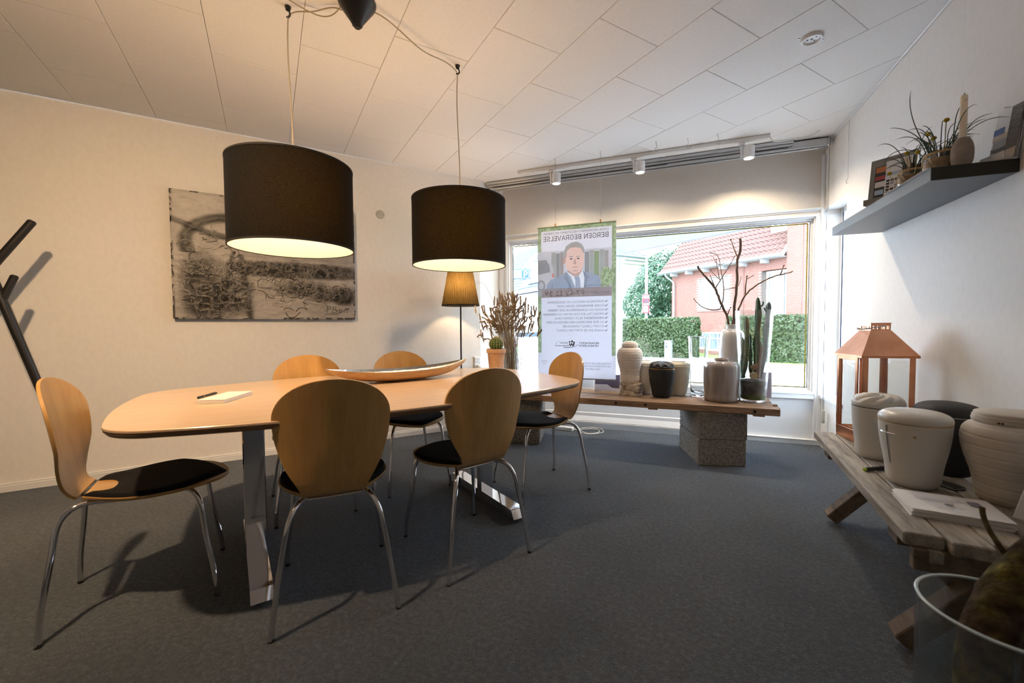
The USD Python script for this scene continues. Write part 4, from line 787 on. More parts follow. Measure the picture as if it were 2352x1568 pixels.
# ------------------------------------------------------------------ under the ceiling at the window
tr = thing('track_rail', 'white ceiling track carrying three small spotlights', 'track', (0, 3.935, 0))
part('rail', b2(-1.433, .729, -.017, .017, CEIL-.034, CEIL-.002, .002), 'white_paint', tr)
part('slot', b2(-1.42, .72, -.006, .006, CEIL-.0352, CEIL-.033, 0), 'ceiling_gap', tr, False)
part('feed_cable', tube(spline([(.73, 0, CEIL-.02), (.75, .01, CEIL-.05), (.82, .03, CEIL-.055), (.95, .08, CEIL-.030), (1.02, .10, CEIL-.022), (1.08, .06, CEIL-.004)], 30), .004, 8), 'cord_white', tr)
emit('spot_glow', (1, .80, .56), P_SPOT); emit('spot_glow_right', (1, .80, .56), P_SPOT*2.6)
def spot(label, x, glow='spot_glow'):
    s = thing('track_spotlight', label, 'spotlight', (x, 3.935, 0), 0, 'white track spotlights at the window')
    part('adapter', b2(-.075, -.030, -.014, .014, CEIL-.060, CEIL-.036, .002), 'white_paint', s)
    part('arm', cat_(b2(-.062, -.046, -.010, .010, CEIL-.155, CEIL-.058, .002), b2(-.062, -.030, -.008, .008, CEIL-.135, CEIL-.119, .002)), 'white_paint', s)
    part('housing', lathe([(.034, CEIL-.170), (.042, CEIL-.170), (.043, CEIL-.166), (.043, CEIL-.078), (.040, CEIL-.074), (0, CEIL-.074), (0, CEIL-.080), (.036, CEIL-.080), (.034, CEIL-.170)], 40), 'white_paint', s)
    part('lens', lathe([(0, CEIL-.1500), (.0335, CEIL-.1500), (.0335, CEIL-.1490), (0, CEIL-.1490)], 32), glow, s)
spot('white track spotlight on the left, above the hanging poster', -1.045)
spot('middle one of the three white track spotlights', -.275)
spot('right-hand white track spotlight throwing a light arc onto the wall', .580, 'spot_glow_right')
bl = thing('blind_cassette', 'long aluminium blind cassette under the ceiling along the window wall', 'blind', (0, 4.17, 0))
pm('alu', (.50, .51, .53), .38, .85)
part('headrail', cat_(b2(-1.84, 1.175, -.03, .045, CEIL-.075, CEIL-.012, .004), b2(-1.86, .93, -.075, -.03, CEIL-.030, CEIL-.004, .003), b2(-1.86, .93, -.055, -.03, CEIL-.048, CEIL-.030, .002)), 'alu', bl)
part('front_groove', b2(-1.80, .90, -.034, -.029, CEIL-.056, CEIL-.052, 0), 'ink', bl, False)
part('bottom_profile', cat_(tube([(-1.80, -.012, CEIL-.082), (1.12, -.012, CEIL-.082)], .008, 10), b2(-.05, .62, -.040, -.028, CEIL-.072, CEIL-.054, .001)), 'alu', bl)
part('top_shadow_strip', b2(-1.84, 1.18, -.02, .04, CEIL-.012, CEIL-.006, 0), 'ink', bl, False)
part('end_cap', cat_(b2(1.172, 1.196, -.036, .05, CEIL-.082, CEIL-.008, .012)), 'steel', bl)
part('bead_chain', cat_(*[mv(trimesh.creation.icosphere(1, .0042), .80+.017*k, -.026, CEIL-.089-.002*math.sin(k*.25)) for k in range(19)]), 'cord_white', bl, kind='stuff')
pl = thing('pull_cord', 'thin grey blind pull cord with a weight hanging in the right window corner', 'cord', (1.186, 4.16, 0))
part('cord', cat_(tube([(0, 0, CEIL-.08), (0, 0, .36)], .0028, 6), tube([(.012, .01, CEIL-.08), (.010, .008, .36)], .0022, 6)), 'steel', pl)
part('weight', cat_(lathe([(0, .24), (.013, .24), (.015, .25), (.015, .335), (.008, .35), (0, .352)], 18), lathe([(0, .352), (.005, .352), (.005, .37), (0, .37)], 10)), 'plate_grey', pl)
def hook(name, label, x, y, chain=None):
    h = thing(name, label, 'hook', (x, y, 0), .4, 'ceiling hooks by the window' if chain is None else None)
    z = CEIL
    part('hook', tube(spline([(0, 0, z), (0, 0, z-.030), (0, 0, z-.050), (-.012, 0, z-.062), (-.010, 0, z-.078), (.004, 0, z-.084), (.015, 0, z-.074), (.014, 0, z-.064)], 26), .0018, 8), 'steel', h)
    return h
hook('ceiling_hook', 'small steel ceiling hook left of the three empty hooks, seen edge-on', -.13, 3.728)
hook('ceiling_hook', 'middle one of the three empty steel ceiling hooks', .115, 3.757)
hook('ceiling_hook', 'right one of the three empty steel ceiling hooks', .337, 3.763)

# ------------------------------------------------------------------ hanging poster (print seen from its back, mirrored)
BY = 3.75; BX0, BX1, BZ0, BZ1 = -1.176, -.4575, .583, 1.978
for lab, x in (('left hanging wire with ceiling hook holding the poster', -1.005), ('right hanging wire with ceiling hook holding the poster', -.594)):
    h = thing('poster_wire', lab, 'wire', (x, BY, 0), 0, None)
    part('hook', tube(spline([(0, 0, CEIL), (0, 0, CEIL-.03), (.004, 0, CEIL-.05), (.001, 0, CEIL-.062), (-.004, 0, CEIL-.052)], 16), .0020, 6), 'steel', h)
    part('wire', cat_(tube([(-.005, 0, CEIL-.055), (-.004, .0, CEIL-.25), (-.002, 0, BZ1+.30)], .0010, 5), tube([(.003, 0, CEIL-.055), (.002, 0, BZ1+.02)], .0012, 5)), 'steel', h)
    part('clip', b2(-.006, .006, -.006, .006, BZ1-.004, BZ1+.026, .002), 'gold', h)
bn = thing('hanging_poster', 'tall translucent funeral-service poster hung before the window, its print mirrored', 'poster', (0, BY, 0))
def film(name, c, t=.62): c = tuple(.62*x+.38*.80 for x in c); thin(name, c, c, t, .55)
film('film_white', (.80, .80, .88)); film('film_green', (.30, .40, .20)); film('film_lightgreen', (.48, .60, .36)); film('film_mauve', (.36, .28, .29)); film('film_sky', (.66, .65, .70)); film('film_grey', (.30, .31, .34)); film('film_bokeh', (.44, .46, .45)); film('film_brown', (.42, .38, .38))
film('film_suit', (.36, .43, .55)); film('film_suit_dark', (.25, .31, .42)); film('film_skin', (.84, .62, .56)); film('film_skin_dark', (.60, .41, .36)); film('film_hair', (.46, .44, .44)); film('film_shirt', (.82, .83, .88)); film('film_tie', (.40, .46, .58)); film('film_car', (.62, .62, .66)); film('film_text', (.10, .08, .13)); film('film_ink', (-.30, -.30, -.28), .3); film('film_red', (.70, .22, .20)); film('film_eye', (-.1, -.12, -.12))
PRINTS = []
part('top_rod', b2(BX0, BX1, -.004, .004, BZ1-.006, BZ1+.004, .001), 'film_green', bn, label='dark green top edge bar')
part('bottom_rod', b2(BX0, BX1, -.004, .004, BZ0-.004, BZ0+.006, .001), 'steel', bn)
def U(px): return BX0 + (px-482)/(1122-482)*(BX1-BX0)          # poster millimetres measured across the sheet
def Vz(py): return BZ1 - (py-128)/1257*(BZ1-BZ0)
def pp_(name, pts, m, layer, label=None):
    PRINTS.append((layer, len(PRINTS), name, Polygon([(U(a), Vz(b)) for a, b in pts]).buffer(0) if not hasattr(pts, 'geom_type') else pts, m, label))
def rc(a, b, c, d): return [(a, b), (c, b), (c, d), (a, d)]
def ell(cx, cy, rx, ry): return affinity.scale(Point(U(cx), Vz(cy)).buffer(1, 24), rx/640*(BX1-BX0), ry/1257*(BZ1-BZ0))
r_ = np.random.default_rng(3)
pp_('leaf_border', rc(484, 132, 512, 330), 'film_lightgreen', 1); pp_('leaf_border', rc(512, 132, 1088, 162), 'film_lightgreen', 1); pp_('leaf_border', rc(1090, 132, 1120, 1190), 'film_green', 1); pp_('leaf_border', rc(484, 700, 512, 1175), 'film_green', 1)
def dabs(x0, x1, y0, y1, n, m, layer):
    poly = None; L = []
    for k in range(n):
        a, b = r_.uniform(x0, x1), r_.uniform(y0, y1); L.append(ell(a, b, r_.uniform(5, 12), r_.uniform(8, 18)).intersection(sbox(U(x0), Vz(y1), U(x1), Vz(y0))))
    from shapely.ops import unary_union
    PRINTS.append((layer, len(PRINTS), 'leaf_print', unary_union(L), m, None))
dabs(1090, 1120, 140, 1185, 60, 'film_lightgreen', 2); dabs(484, 512, 705, 1170, 28, 'film_lightgreen', 2); dabs(484, 512, 140, 325, 14, 'film_green', 2); dabs(515, 1085, 134, 160, 40, 'film_green', 2)
pp_('photo_field', rc(484, 330, 1090, 640), 'film_sky', 1); pp_('photo_field', rc(484, 640, 512, 700), 'film_bokeh', 1)
for k, (a, b, m) in enumerate(((640, 668, 'film_grey'), (672, 700, 'film_brown'), (876, 910, 'film_grey'), (914, 950, 'film_bokeh'), (952, 990, 'film_green'), (994, 1030, 'film_bokeh'), (1034, 1062, 'film_brown'), (600, 636, 'film_bokeh'))):
    pp_('curtain_print', rc(a, 352-10*(k % 2), b, 600), m, 2)
pp_('bush_print', ell(1050, 560, 48, 78), 'film_lightgreen', 3); dabs(1005, 1118, 490, 640, 40, 'film_green', 4)
cb_ = [(484, 385), (560, 372), (592, 405), (615, 470), (620, 560), (596, 585), (556, 588), (548, 640), (484, 640)]
pp_('car_print', cb_, 'film_car', 3); pp_('car_print', [(484, 400), (555, 398), (580, 440), (590, 500), (484, 520)], 'film_grey', 4); pp_('car_print', ell(512, 612, 34, 48).intersection(sbox(U(484), Vz(680), U(560), Vz(500))), 'film_grey', 4); pp_('car_print', ell(512, 612, 20, 30).intersection(sbox(U(484), Vz(680), U(560), Vz(500))), 'film_car', 5); pp_('car_print', rc(604, 515, 622, 545), 'film_red', 4)
SU = Polygon([(U(a), Vz(b)) for a, b in [(555, 642), (566, 600), (592, 566), (660, 540), (718, 512), (738, 492), (850, 492), (872, 510), (935, 526), (985, 546), (1000, 590), (1006, 642)]])
pp_('person_suit', SU, 'film_suit', 5, 'printed man in a light blue-grey suit')
pp_('person_suit', [(600, 642), (604, 590), (612, 590), (616, 642)], 'film_suit_dark', 6); pp_('person_suit', [(718, 514), (748, 560), (770, 642), (752, 642), (728, 580), (706, 562)], 'film_suit_dark', 6); pp_('person_suit', [(866, 512), (878, 560), (872, 642), (886, 642), (896, 575), (914, 556)], 'film_suit_dark', 6)
pp_('person_shirt', [(724, 500), (762, 548), (800, 642), (868, 642), (872, 560), (858, 494), (800, 540)], 'film_shirt', 6)
pp_('person_tie', [(790, 548), (828, 544), (838, 575), (842, 642), (800, 642), (800, 580)], 'film_tie', 7)
pp_('person_neck', [(736, 478), (742, 512), (790, 546), (826, 542), (852, 505), (852, 470)], 'film_skin_dark', 7)
face_ = ell(791, 400, 80, 118).union(Polygon([(U(a), Vz(b)) for a, b in [(716, 420), (724, 478), (756, 512), (800, 524), (836, 512), (862, 470), (868, 410)]]))
pp_('person_face', face_, 'film_skin', 8); pp_('person_ear', ell(708, 415, 12, 26), 'film_skin_dark', 8)
pp_('person_hair', Polygon([(U(a), Vz(b)) for a, b in [(708, 390), (706, 340), (722, 300), (760, 274), (805, 266), (846, 284), (868, 320), (870, 360), (860, 352), (846, 318), (800, 306), (752, 312), (728, 340), (722, 388)]]).buffer(.002), 'film_hair', 9)
for a in (765, 823): pp_('person_eye', ell(a, 402, 11, 5), 'film_eye', 9); pp_('person_brow', ell(a, 385, 19, 4.5), 'film_hair', 9)
pp_('person_nose', [(790, 405), (782, 446), (806, 450), (802, 404)], 'film_skin_dark', 9); pp_('person_mouth', ell(796, 470, 24, 4.5), 'film_skin_dark', 9); pp_('person_chin', ell(798, 500, 22, 5), 'film_skin_dark', 9)
pp_('mauve_band', rc(514, 640, 1088, 712), 'film_mauve', 10, 'mauve band with the telephone number')
def btext(txt, right_px, base_py, width_px, cap_py, m, bold=False, layer=3, name='lettering'):
    """Mirrored lettering: starts at the right edge and runs to the left."""
    g = meshkit.text_mesh(txt, .05, .0004, bold); b = g.bounds; s = width_px/640*(BX1-BX0)/(b[1][0]-b[0][0]); v = cap_py/1257*(BZ1-BZ0)/.05
    g.apply_translation([-b[0][0], 0, 0]); g.apply_scale([s, v, 1])
    g.apply_transform(frame((U(right_px), -.0012, Vz(base_py)), (-1, 0, 0), (0, 0, 1)))
    part(name, g, m, bn, False)
btext('LOKAL BEDEMAND I HOLSTEBRO OG OMEGN', 1062, 190, 528, 15, 'film_text', False)
btext('BERGEN BEGRAVELSE', 1062, 246, 530, 40, 'film_text', False)
btext('PAW BERGEN', 1083, 630, 172, 16, 'film_shirt', False, 11)
btext('DØGNVAGT:', 1064, 692, 172, 20, 'film_shirt', False, 12); btext('97 42 11 19', 872, 700, 328, 40, 'film_shirt', True, 12)
for k, tx in enumerate((('PERSONLIG SERVICE OG VEJLEDNING', 465), ('EXAM. BEDEMAND SIDEN 2000', 380), ('GODE OG GENNEMSKUELIGE PRISER', 458), ('INGEN TILLÆG FOR AFTEN OG WEEKEND', 502), ('DØGNÅBENT ALLE UGENS DAGE', 402), ('20 ÅRS ERFARING MED BEGRAVELSER', 470), ('STORT LOKALT KENDSKAB', 332), ('HANDLER OG STØTTER LOKALT', 388))):
    y = 762 + 33.3*k
    btext(tx[0], 1028, y, tx[1], 16, 'film_text'); part('check_mark', xz(Polygon([(U(a), Vz(b)) for a, b in [(1058, y-16), (1046, y-2), (1040, y-2), (1036, y-9), (1040, y-10), (1044, y-6), (1054, y-17)]]), -.0020, .0004), 'film_ink', bn, False)
btext('EKSAMINERET', 988, 1098, 160, 14, 'film_text', True); btext('OG MEDLEM AF', 988, 1120, 160, 14, 'film_text', True)
btext('Danske', 738, 1096, 70, 14, 'film_ink'); btext('Bedemænd', 745, 1120, 115, 14, 'film_ink')
pp_('emblem', [(795, 1080), (790, 1112), (778, 1118), (768, 1108), (758, 1118), (750, 1110), (748, 1092), (754, 1092), (760, 1108), (766, 1092), (772, 1092), (780, 1108), (784, 1080)], 'film_ink', 4); pp_('emblem', ell(772, 1078, 8, 9), 'film_ink', 4); pp_('emblem', ell(752, 1082, 6, 7), 'film_ink', 4)
o1 = ell(730, 1098, 92, 34).difference(ell(733, 1095, 89, 31)); o1 = o1.difference(sbox(U(640), Vz(1096), U(700), Vz(1150)))
pp_('emblem', o1, 'film_text', 3)
btext('PERSONLIG ASSISTANCE', 1078, 1262, 320, 12, 'film_text'); btext('SE PRISER OG PRAKTISK', 1082, 1284, 300, 12, 'film_text'); btext('FØLG MED PÅ', 1000, 1308, 120, 12, 'film_text'); btext('f', 866, 1310, 10, 18, 'film_ink', True)
btext('OMEGN', 566, 1252, 56, 10, 'film_text'); btext('DK', 548, 1272, 22, 10, 'film_text')

# each printed field is its own piece of film; the upper ones are cut out of the lower ones, the white sheet is what is left
from shapely.ops import unary_union
taken = Polygon()
for layer, _, name, poly, m, lab in sorted(PRINTS, key=lambda p: (-p[0], -p[1])):
    vis = poly.intersection(sbox(BX0, BZ0, BX1, BZ1)).difference(taken); taken = unary_union([taken, poly])
    gs_ = [g for g in getattr(vis, 'geoms', [vis]) if g.geom_type == 'Polygon' and g.area > 1.5e-6]
    if gs_: part(name, cat_(*[xz(g.simplify(.0002), -.0004, .0008) for g in gs_]), m, bn, False, label=lab)
rest = sbox(BX0, BZ0, BX1, BZ1).difference(taken)
part('sheet', cat_(*[xz(g.simplify(.0002), -.0004, .0008) for g in getattr(rest, 'geoms', [rest]) if g.area > 1.5e-6]), 'film_white', bn, False)

# ------------------------------------------------------------------ slatted bench at the window, on aerated concrete blocks
BZ = .465
bnch = thing('slatted_bench', 'long low bench of weathered timber slats under the shop window', 'bench', (-.415, 3.68, 0), -.017)
for k in range(8):
    y = -.245 + .0635*k; L = 2.29 - .02*(k % 3)
    part('slat', bx(L, .042, .052, (.02*(k % 2), y+.021, BZ-.026), .004), 'slat_timber', bnch)
for x in (-1.03, -.40, .25, .98):
    part('cross_batten', rot(prism(Polygon([(-.245, BZ-.0525), (.245, BZ-.0525), (.245, BZ-.062), (.215, BZ-.066), (-.215, BZ-.066), (-.245, BZ-.062)]), .07), PI/2, (1, 0, 0)).apply_transform(trimesh.transformations.rotation_matrix(PI/2, [0, 0, 1])).apply_translation([x-.0, 0, 0]), 'slat_timber', bnch)
for x in (-.90, -.33, .23, .985, .0): part('bolt_hole', rot(lathe([(0, 0), (.011, 0), (.011, .003), (0, .003)], 18), PI/2, (1, 0, 0)).apply_translation([x, -.2445, BZ-.027]), 'bolt_hole', bnch)
pn('leca', (.13, .115, .10), (.32, .295, .265), 95, .95, .32, .68, bump=1.0, bscale=130, dist=.012, detail=3)
def block(label, x, y, z, rz):
    m = bx(.345, .49, .1985, (0, 0, 0), .006); m = m.subdivide_to_size(.022); v = m.vertices.copy(); n = meshkit.fbm(v*70 + x*3+z*11, 3, 5)-.5
    d = v/np.array([.1725, .245, .1]); e = np.sort(np.abs(d), 1)[:, 1][:, None]
    m.vertices = v - v/np.linalg.norm(v, axis=1, keepdims=True)*(np.clip(n, 0, 1)[:, None]*.022*np.clip(e, .25, 1)**4)
    b_ = thing('concrete_block', label, 'block', (x, y, z), rz, None)
    part('block', m, 'leca', b_, 25)
RB = .263
for nm, xx, yy in (('right', .30, 3.70), ('left', -1.315, 3.76)):
    r0 = RB if nm == 'right' else .19
    block(f'lower porous concrete block of the {nm} stack under the window bench', xx, yy, .0995, r0)
    block(f'upper porous concrete block of the {nm} stack under the window bench', xx+.004, yy, .2990, r0+.012)
# heater and cable along the wall
ht = thing('convector_heater', 'low white convector heater at the foot of the window wall', 'heater', (0, YW, 0))
part('body', rot(prism(Polygon([(0, 0.0), (-.052, .0), (-.055, .052), (-.050, .070), (-.022, .120), (-.020, .152), (0, .158)]), 2.0), PI/2, (1, 0, 0)).apply_transform(trimesh.transformations.rotation_matrix(PI/2, [0, 0, 1])).apply_translation([-1.78, 0, 0]), 'white_panel', ht, 20)
part('seam', b2(-.80, -.796, -.024, -.018, .09, .155, 0), 'ceiling_gap', ht, False)
cbk = thing('skirting_cable', 'white cable clipped along the front of the low heater', 'cable', (0, YW, 0))
part('cable', tube(spline([(-1.75, -.060, .075), (-1.2, -.060, .078), (-.95, -.061, .068), (-.80, -.060, .080), (-.6, -.061, .072), (-.35, -.060, .076), (-.1, -.061, .072), (.20, -.058, .07)], 80), .0035, 6), 'cord_white', cbk)
part('clip', cat_(*[bx(.012, .008, .012, (x, -.060, .075), .002) for x in (-1.3, -.95, -.62, -.35, -.10)]), 'white_paint', cbk)
pw = thing('power_strip', 'white power strip with coiled cable on the carpet by the left blocks', 'power strip', (-1.02, 4.13, 0), -.15)
part('body', bx(.20, .055, .040, (0, 0, .020), .006), 'white_paint', pw)
part('outlet', cat_(*[lathe([(.016, .0402), (.020, .0402), (.020, .0415), (.016, .0415), (.016, .0402)], 20).apply_translation([x, 0, 0]) for x in (-.06, 0, .06)]), 'ceiling_gap', pw)
part('cable', tube(spline([(.10, 0, .02), (.17, .03, .008), (.27, -.03, .006), (.34, .06, .006), (.30, .16, .008), (.20, .10, .014), (.16, -.01, .016), (.25, -.06, .008), (.36, .0, .012), (.38, .10, .008), (.32, .18, .016), (.22, .16, .020), (.14, .05, .024), (.05, .08, .006)], 90), .0038, 8), 'cord_white', pw)

# ------------------------------------------------------------------ on the window bench
pn('bisque', (.66, .60, .55), (.74, .68, .63), 25, .85); pn('cream_glaze', (.72, .68, .55), (.76, .72, .60), 8, .5); pm('white_glaze', (.80, .78, .75), .45); pn('black_matt', (.011, .015, .021), (.016, .021, .029), 200, .55)
def ringed(prof, pitch, depth, z0, z1):
    return [(r-depth*(.5-.5*math.cos(2*PI*z/pitch)) if z0 < z < z1 else r, z) for r, z in prof]
def dense(pts, n=220): return prof_spline(pts, n)
UX, UY = -.338, 3.735
lg = thing('birch_log', 'short birch log section under the ribbed urn', 'log', (UX+.012, UY, BZ))
pn('birch_bark', (.22, .16, .11), (.68, .62, .55), 16, .9, .38, .60, bump=.8, bscale=30, stretch=(1, 1, 3.2), detail=6); wood('birch_end', (.50, .36, .22), (.62, .48, .32), (3, 3, 3), .8)
lgm = lathe([(0, 0), (.094, 0), (.097, .004), (.096, .03), (.098, .06), (.096, .10), (.093, .108), (.090, .106)], 64, lambda v: v*np.c_[1+.10*(meshkit.fbm(v*26, 3, 2)-.5), 1+.10*(meshkit.fbm(v*26, 3, 2)-.5), np.ones(len(v))])
part('bark', lgm, 'birch_bark', lg, 40); part('cut_face', lathe([(.092, .104), (.03, .1065), (0, .1065)], 40), 'birch_end', lg)
ru = thing('ribbed_urn', 'slender pale ribbed clay urn standing on the birch log', 'urn', (UX, UY, BZ+.1065))
part('body', lathe([(0, 0)] + ringed(dense([(.070, 0), (.074, .004), (.082, .07), (.099, .16), (.109, .215), (.108, .255), (.094, .288), (.074, .303), (.066, .306)]), .0135, .0024, .01, .298) + [(0, .306)], 72), 'bisque', ru, 60)
part('lid', lathe([(0, .3062), (.064, .3062)] + ringed(dense([(.070, .308), (.072, .318), (.066, .338), (.050, .352), (.030, .358), (.012, .3595)], 90), .0135, .002, .31, .35) + [(0, .3595)], 72), 'bisque', ru, 60)
bu = thing('black_urn', 'matt black urn with gold line and faceted lid on the window bench', 'urn', (-.0755, 3.694, BZ))
def facets(v, z0=.262, k=10, d=.010):
    a = np.arctan2(v[:, 1], v[:, 0]); r = np.hypot(v[:, 0], v[:, 1]); f = np.clip((v[:, 2]-z0)/.010, 0, 1)*np.clip(r/.03, 0, 1)
    tri = np.abs(((a*k/(2*PI)) % 1)-.5)*2; w = v.copy(); zz = (v[:, 2]-z0)/.035
    s = 1-d/.1*f*np.abs(tri-np.clip(zz, 0, 1)); w[:, :2] *= s[:, None]; w[:, 2] -= f*.010*np.abs(tri-np.clip(zz, 0, 1)); return w
part('body', lathe([(0, 0)] + dense([(.062, 0), (.066, .004), (.081, .06), (.096, .13), (.1015, .19), (.102, .235), (.100, .240)], 60) + [(0, .240)], 72), 'black_matt', bu, 50)
part('gold_band', lathe([(.100, .2395), (.1036, .2395), (.1036, .2440), (.100, .2440), (.100, .2395)], 72), 'gold', bu)
part('lid', lathe([(.0, .2434)] + dense([(.100, .2436), (.1022, .250), (.099, .268), (.088, .284), (.066, .294), (.035, .299), (.010, .300)], 70) + [(0, .300)], 160, lambda v: facets(v, .256)), 'black_matt', bu, 25)
def plain_urn(name, label, x, y, m, R=.088, h=.291, lidm=None):
    u = thing(name, label, 'urn', (x, y, BZ))
    part('body', lathe([(0, 0)] + dense([(R*.62, 0), (R*.66, .004), (R*.86, h*.20), (R*.98, h*.45), (R, h*.70), (R*.995, h*.80)], 60) + [(0, h*.80)], 64), m, u, 50)
    part('lid', lathe([(0, h*.80), (R*1.02, h*.802), (R*1.025, h*.85), (R*.99, h*.86)] + dense([(R*.985, h*.862), (R*.93, h*.93), (R*.72, h*.975), (R*.66, h*.980)], 30) + [(R*.66, h*1.0), (R*.30, h*1.0), (0, h*1.0)], 64), lidm or m, u, 50)
plain_urn('white_urn', 'off-white urn half hidden between the ribbed urn and the black urn', -.219, 3.855, 'white_glaze', .092, .297)
plain_urn('cream_urn', 'cream urn with yellowish lid band behind the black urn', .051, 3.855, 'cream_glaze', .094, .295)
gv = thing('glass_vase', 'tall empty clear glass vase on the window bench', 'vase', (.213, 3.845, BZ))
def glass_tube(R0, R1, h, t, base): return lathe([(0, 0), (R0-.006, 0), (R0, .006)] + [(R0+(R1-R0)*a, .006+(h-.006)*a) for a in np.linspace(.02, 1, 14)] + [(R1-t*.5, h+t*.4), (R1-t, h)] + [(R0+(R1-R0)*a-t, base+(h-base)*a) for a in np.linspace(.98, .05, 14)] + [(R0-t-.012, base), (0, base)], 64)
part('glass', glass_tube(.058, .083, .505, .0045, .035), 'solid_glass', gv, 40)
bj = thing('brown_jug', 'squat glazed grey-brown ceramic jar with a small neck', 'jar', (.369, 3.668, BZ))
pn('brown_glaze', (.23, .20, .195), (.34, .30, .295), 5, .16, .3, .7, coat_weight=.6, stretch=(6, 6, .7)); pn('offwhite_glaze', (.60, .585, .57), (.70, .69, .68), 5, .14, .3, .7, coat_weight=.6, stretch=(6, 6, .7))
part('body', lathe([(0, 0)] + dense([(.112, 0), (.118, .005), (.124, .05), (.129, .15), (.129, .25), (.125, .285), (.108, .308), (.075, .317), (.056, .318)], 90) + [(.054, .323), (.055, .333), (.050, .336), (.046, .330), (.044, .30), (0, .29)], 80), 'brown_glaze', bj, 60)
TVX, TVY = .4705, 3.900
tv = thing('tall_vase', 'tall off-white glazed bottle vase holding bare branches', 'vase', (TVX, TVY, BZ))
part('body', lathe([(0, 0)] + dense([(.083, 0), (.088, .005), (.093, .1), (.096, .3), (.096, .46), (.092, .51), (.078, .548), (.056, .562), (.048, .566)], 90) + [(.046, .572), (.046, .590), (.050, .600), (.046, .604), (.040, .600), (.038, .56), (0, .50)], 80), 'offwhite_glaze', tv, 60)
wood('twig_bark', (.11, .065, .045), (.27, .18, .13), (14, 14, 3), .8, 0, 1.0, .3)
def branch(label, main, r0, r1, subs):
    m0 = np.array(main[0]); t = thing('bare_branch', label, 'branch', m0, 0, None)
    base = np.array([TVX+(main[0][0]-TVX)*.5, TVY, BZ+.32])
    pts = spline(np.vstack([base, main])-m0, 40); j = rng.normal(0, .0015, pts.shape)
    part('stem', tube(pts+j, np.linspace(r0, r1, 40), 9), 'twig_bark', t, 50)
    for s, ra in subs:
        p = np.array(s)-m0; p = spline(p, 18) if len(p) > 2 else np.linspace(p[0], p[-1], 8)
        part('twig', cat_(tube(p+rng.normal(0, .0007, p.shape), np.linspace(ra, ra*.55, len(p)), 7), mv(trimesh.creation.icosphere(1, ra*1.15), *p[-1])), 'twig_bark', t, 50)
branch('bare branch in the tall vase leaning left, with many thin forked twigs', [(0.445, 3.9, 1.073), (0.428, 3.891, 1.146), (0.377, 3.882, 1.259), (0.342, 3.873, 1.361), (0.276, 3.864, 1.454), (0.202, 3.855, 1.562)], .0105, .0085,
    [([(0.384, 3.88, 1.201), (0.286, 3.858, 1.198), (0.225, 3.837, 1.228), (0.172, 3.815, 1.286)], 0.0045), ([(0.435, 3.9, 1.149), (0.454, 3.87, 1.21)], 0.0045), ([(0.377, 3.88, 1.208), (0.4, 3.887, 1.277), (0.403, 3.895, 1.379), (0.394, 3.902, 1.463), (0.376, 3.91, 1.567), (0.348, 3.918, 1.661), (0.301, 3.925, 1.676)], 0.0045), ([(0.376, 3.915, 1.567), (0.334, 3.925, 1.612), (0.326, 3.935, 1.643)], 0.003), ([(0.376, 3.915, 1.567), (0.41, 3.895, 1.584)], 0.003), ([(0.341, 3.87, 1.379), (0.383, 3.868, 1.453), (0.43, 3.867, 1.536), (0.479, 3.865, 1.629)], 0.0042), ([(0.331, 3.87, 1.394), (0.307, 3.858, 1.452), (0.297, 3.845, 1.476)], 0.004), ([(0.377, 3.87, 1.439), (0.354, 3.878, 1.462), (0.305, 3.885, 1.528)], 0.0033), ([(0.372, 3.885, 1.444), (0.35, 3.875, 1.553), (0.342, 3.865, 1.613)], 0.0036)])
branch('thick upright bare branch in the middle of the tall vase', [(0.478, 3.9, 1.073), (0.483, 3.898, 1.165), (0.495, 3.895, 1.318), (0.502, 3.892, 1.457), (0.505, 3.89, 1.596), (0.52, 3.887, 1.676), (0.518, 3.885, 1.775)], .0125, .0095, [([(0.506, 3.89, 1.617), (0.469, 3.903, 1.722), (0.454, 3.915, 1.776)], 0.0055), ([(0.499, 3.895, 1.376), (0.461, 3.88, 1.368), (0.4, 3.865, 1.358)], 0.004), ([(0.5, 3.895, 1.371), (0.525, 3.9, 1.426), (0.533, 3.905, 1.461)], 0.003)])
branch('long bare branch in the tall vase reaching far to the right', [(0.488, 3.9, 1.073), (0.496, 3.893, 1.114), (0.523, 3.886, 1.214), (0.56, 3.879, 1.304), (0.619, 3.872, 1.37), (0.712, 3.866, 1.43), (0.785, 3.859, 1.459), (0.859, 3.852, 1.473), (0.885, 3.845, 1.481)], .0105, .0040, [([(0.561, 3.885, 1.304), (0.566, 3.895, 1.394), (0.575, 3.905, 1.466)], 0.0062), ([(0.57, 3.895, 1.44), (0.593, 3.89, 1.453), (0.618, 3.885, 1.468)], 0.0038), ([(0.8, 3.855, 1.46), (0.812, 3.86, 1.494), (0.825, 3.865, 1.533)], 0.0052)])
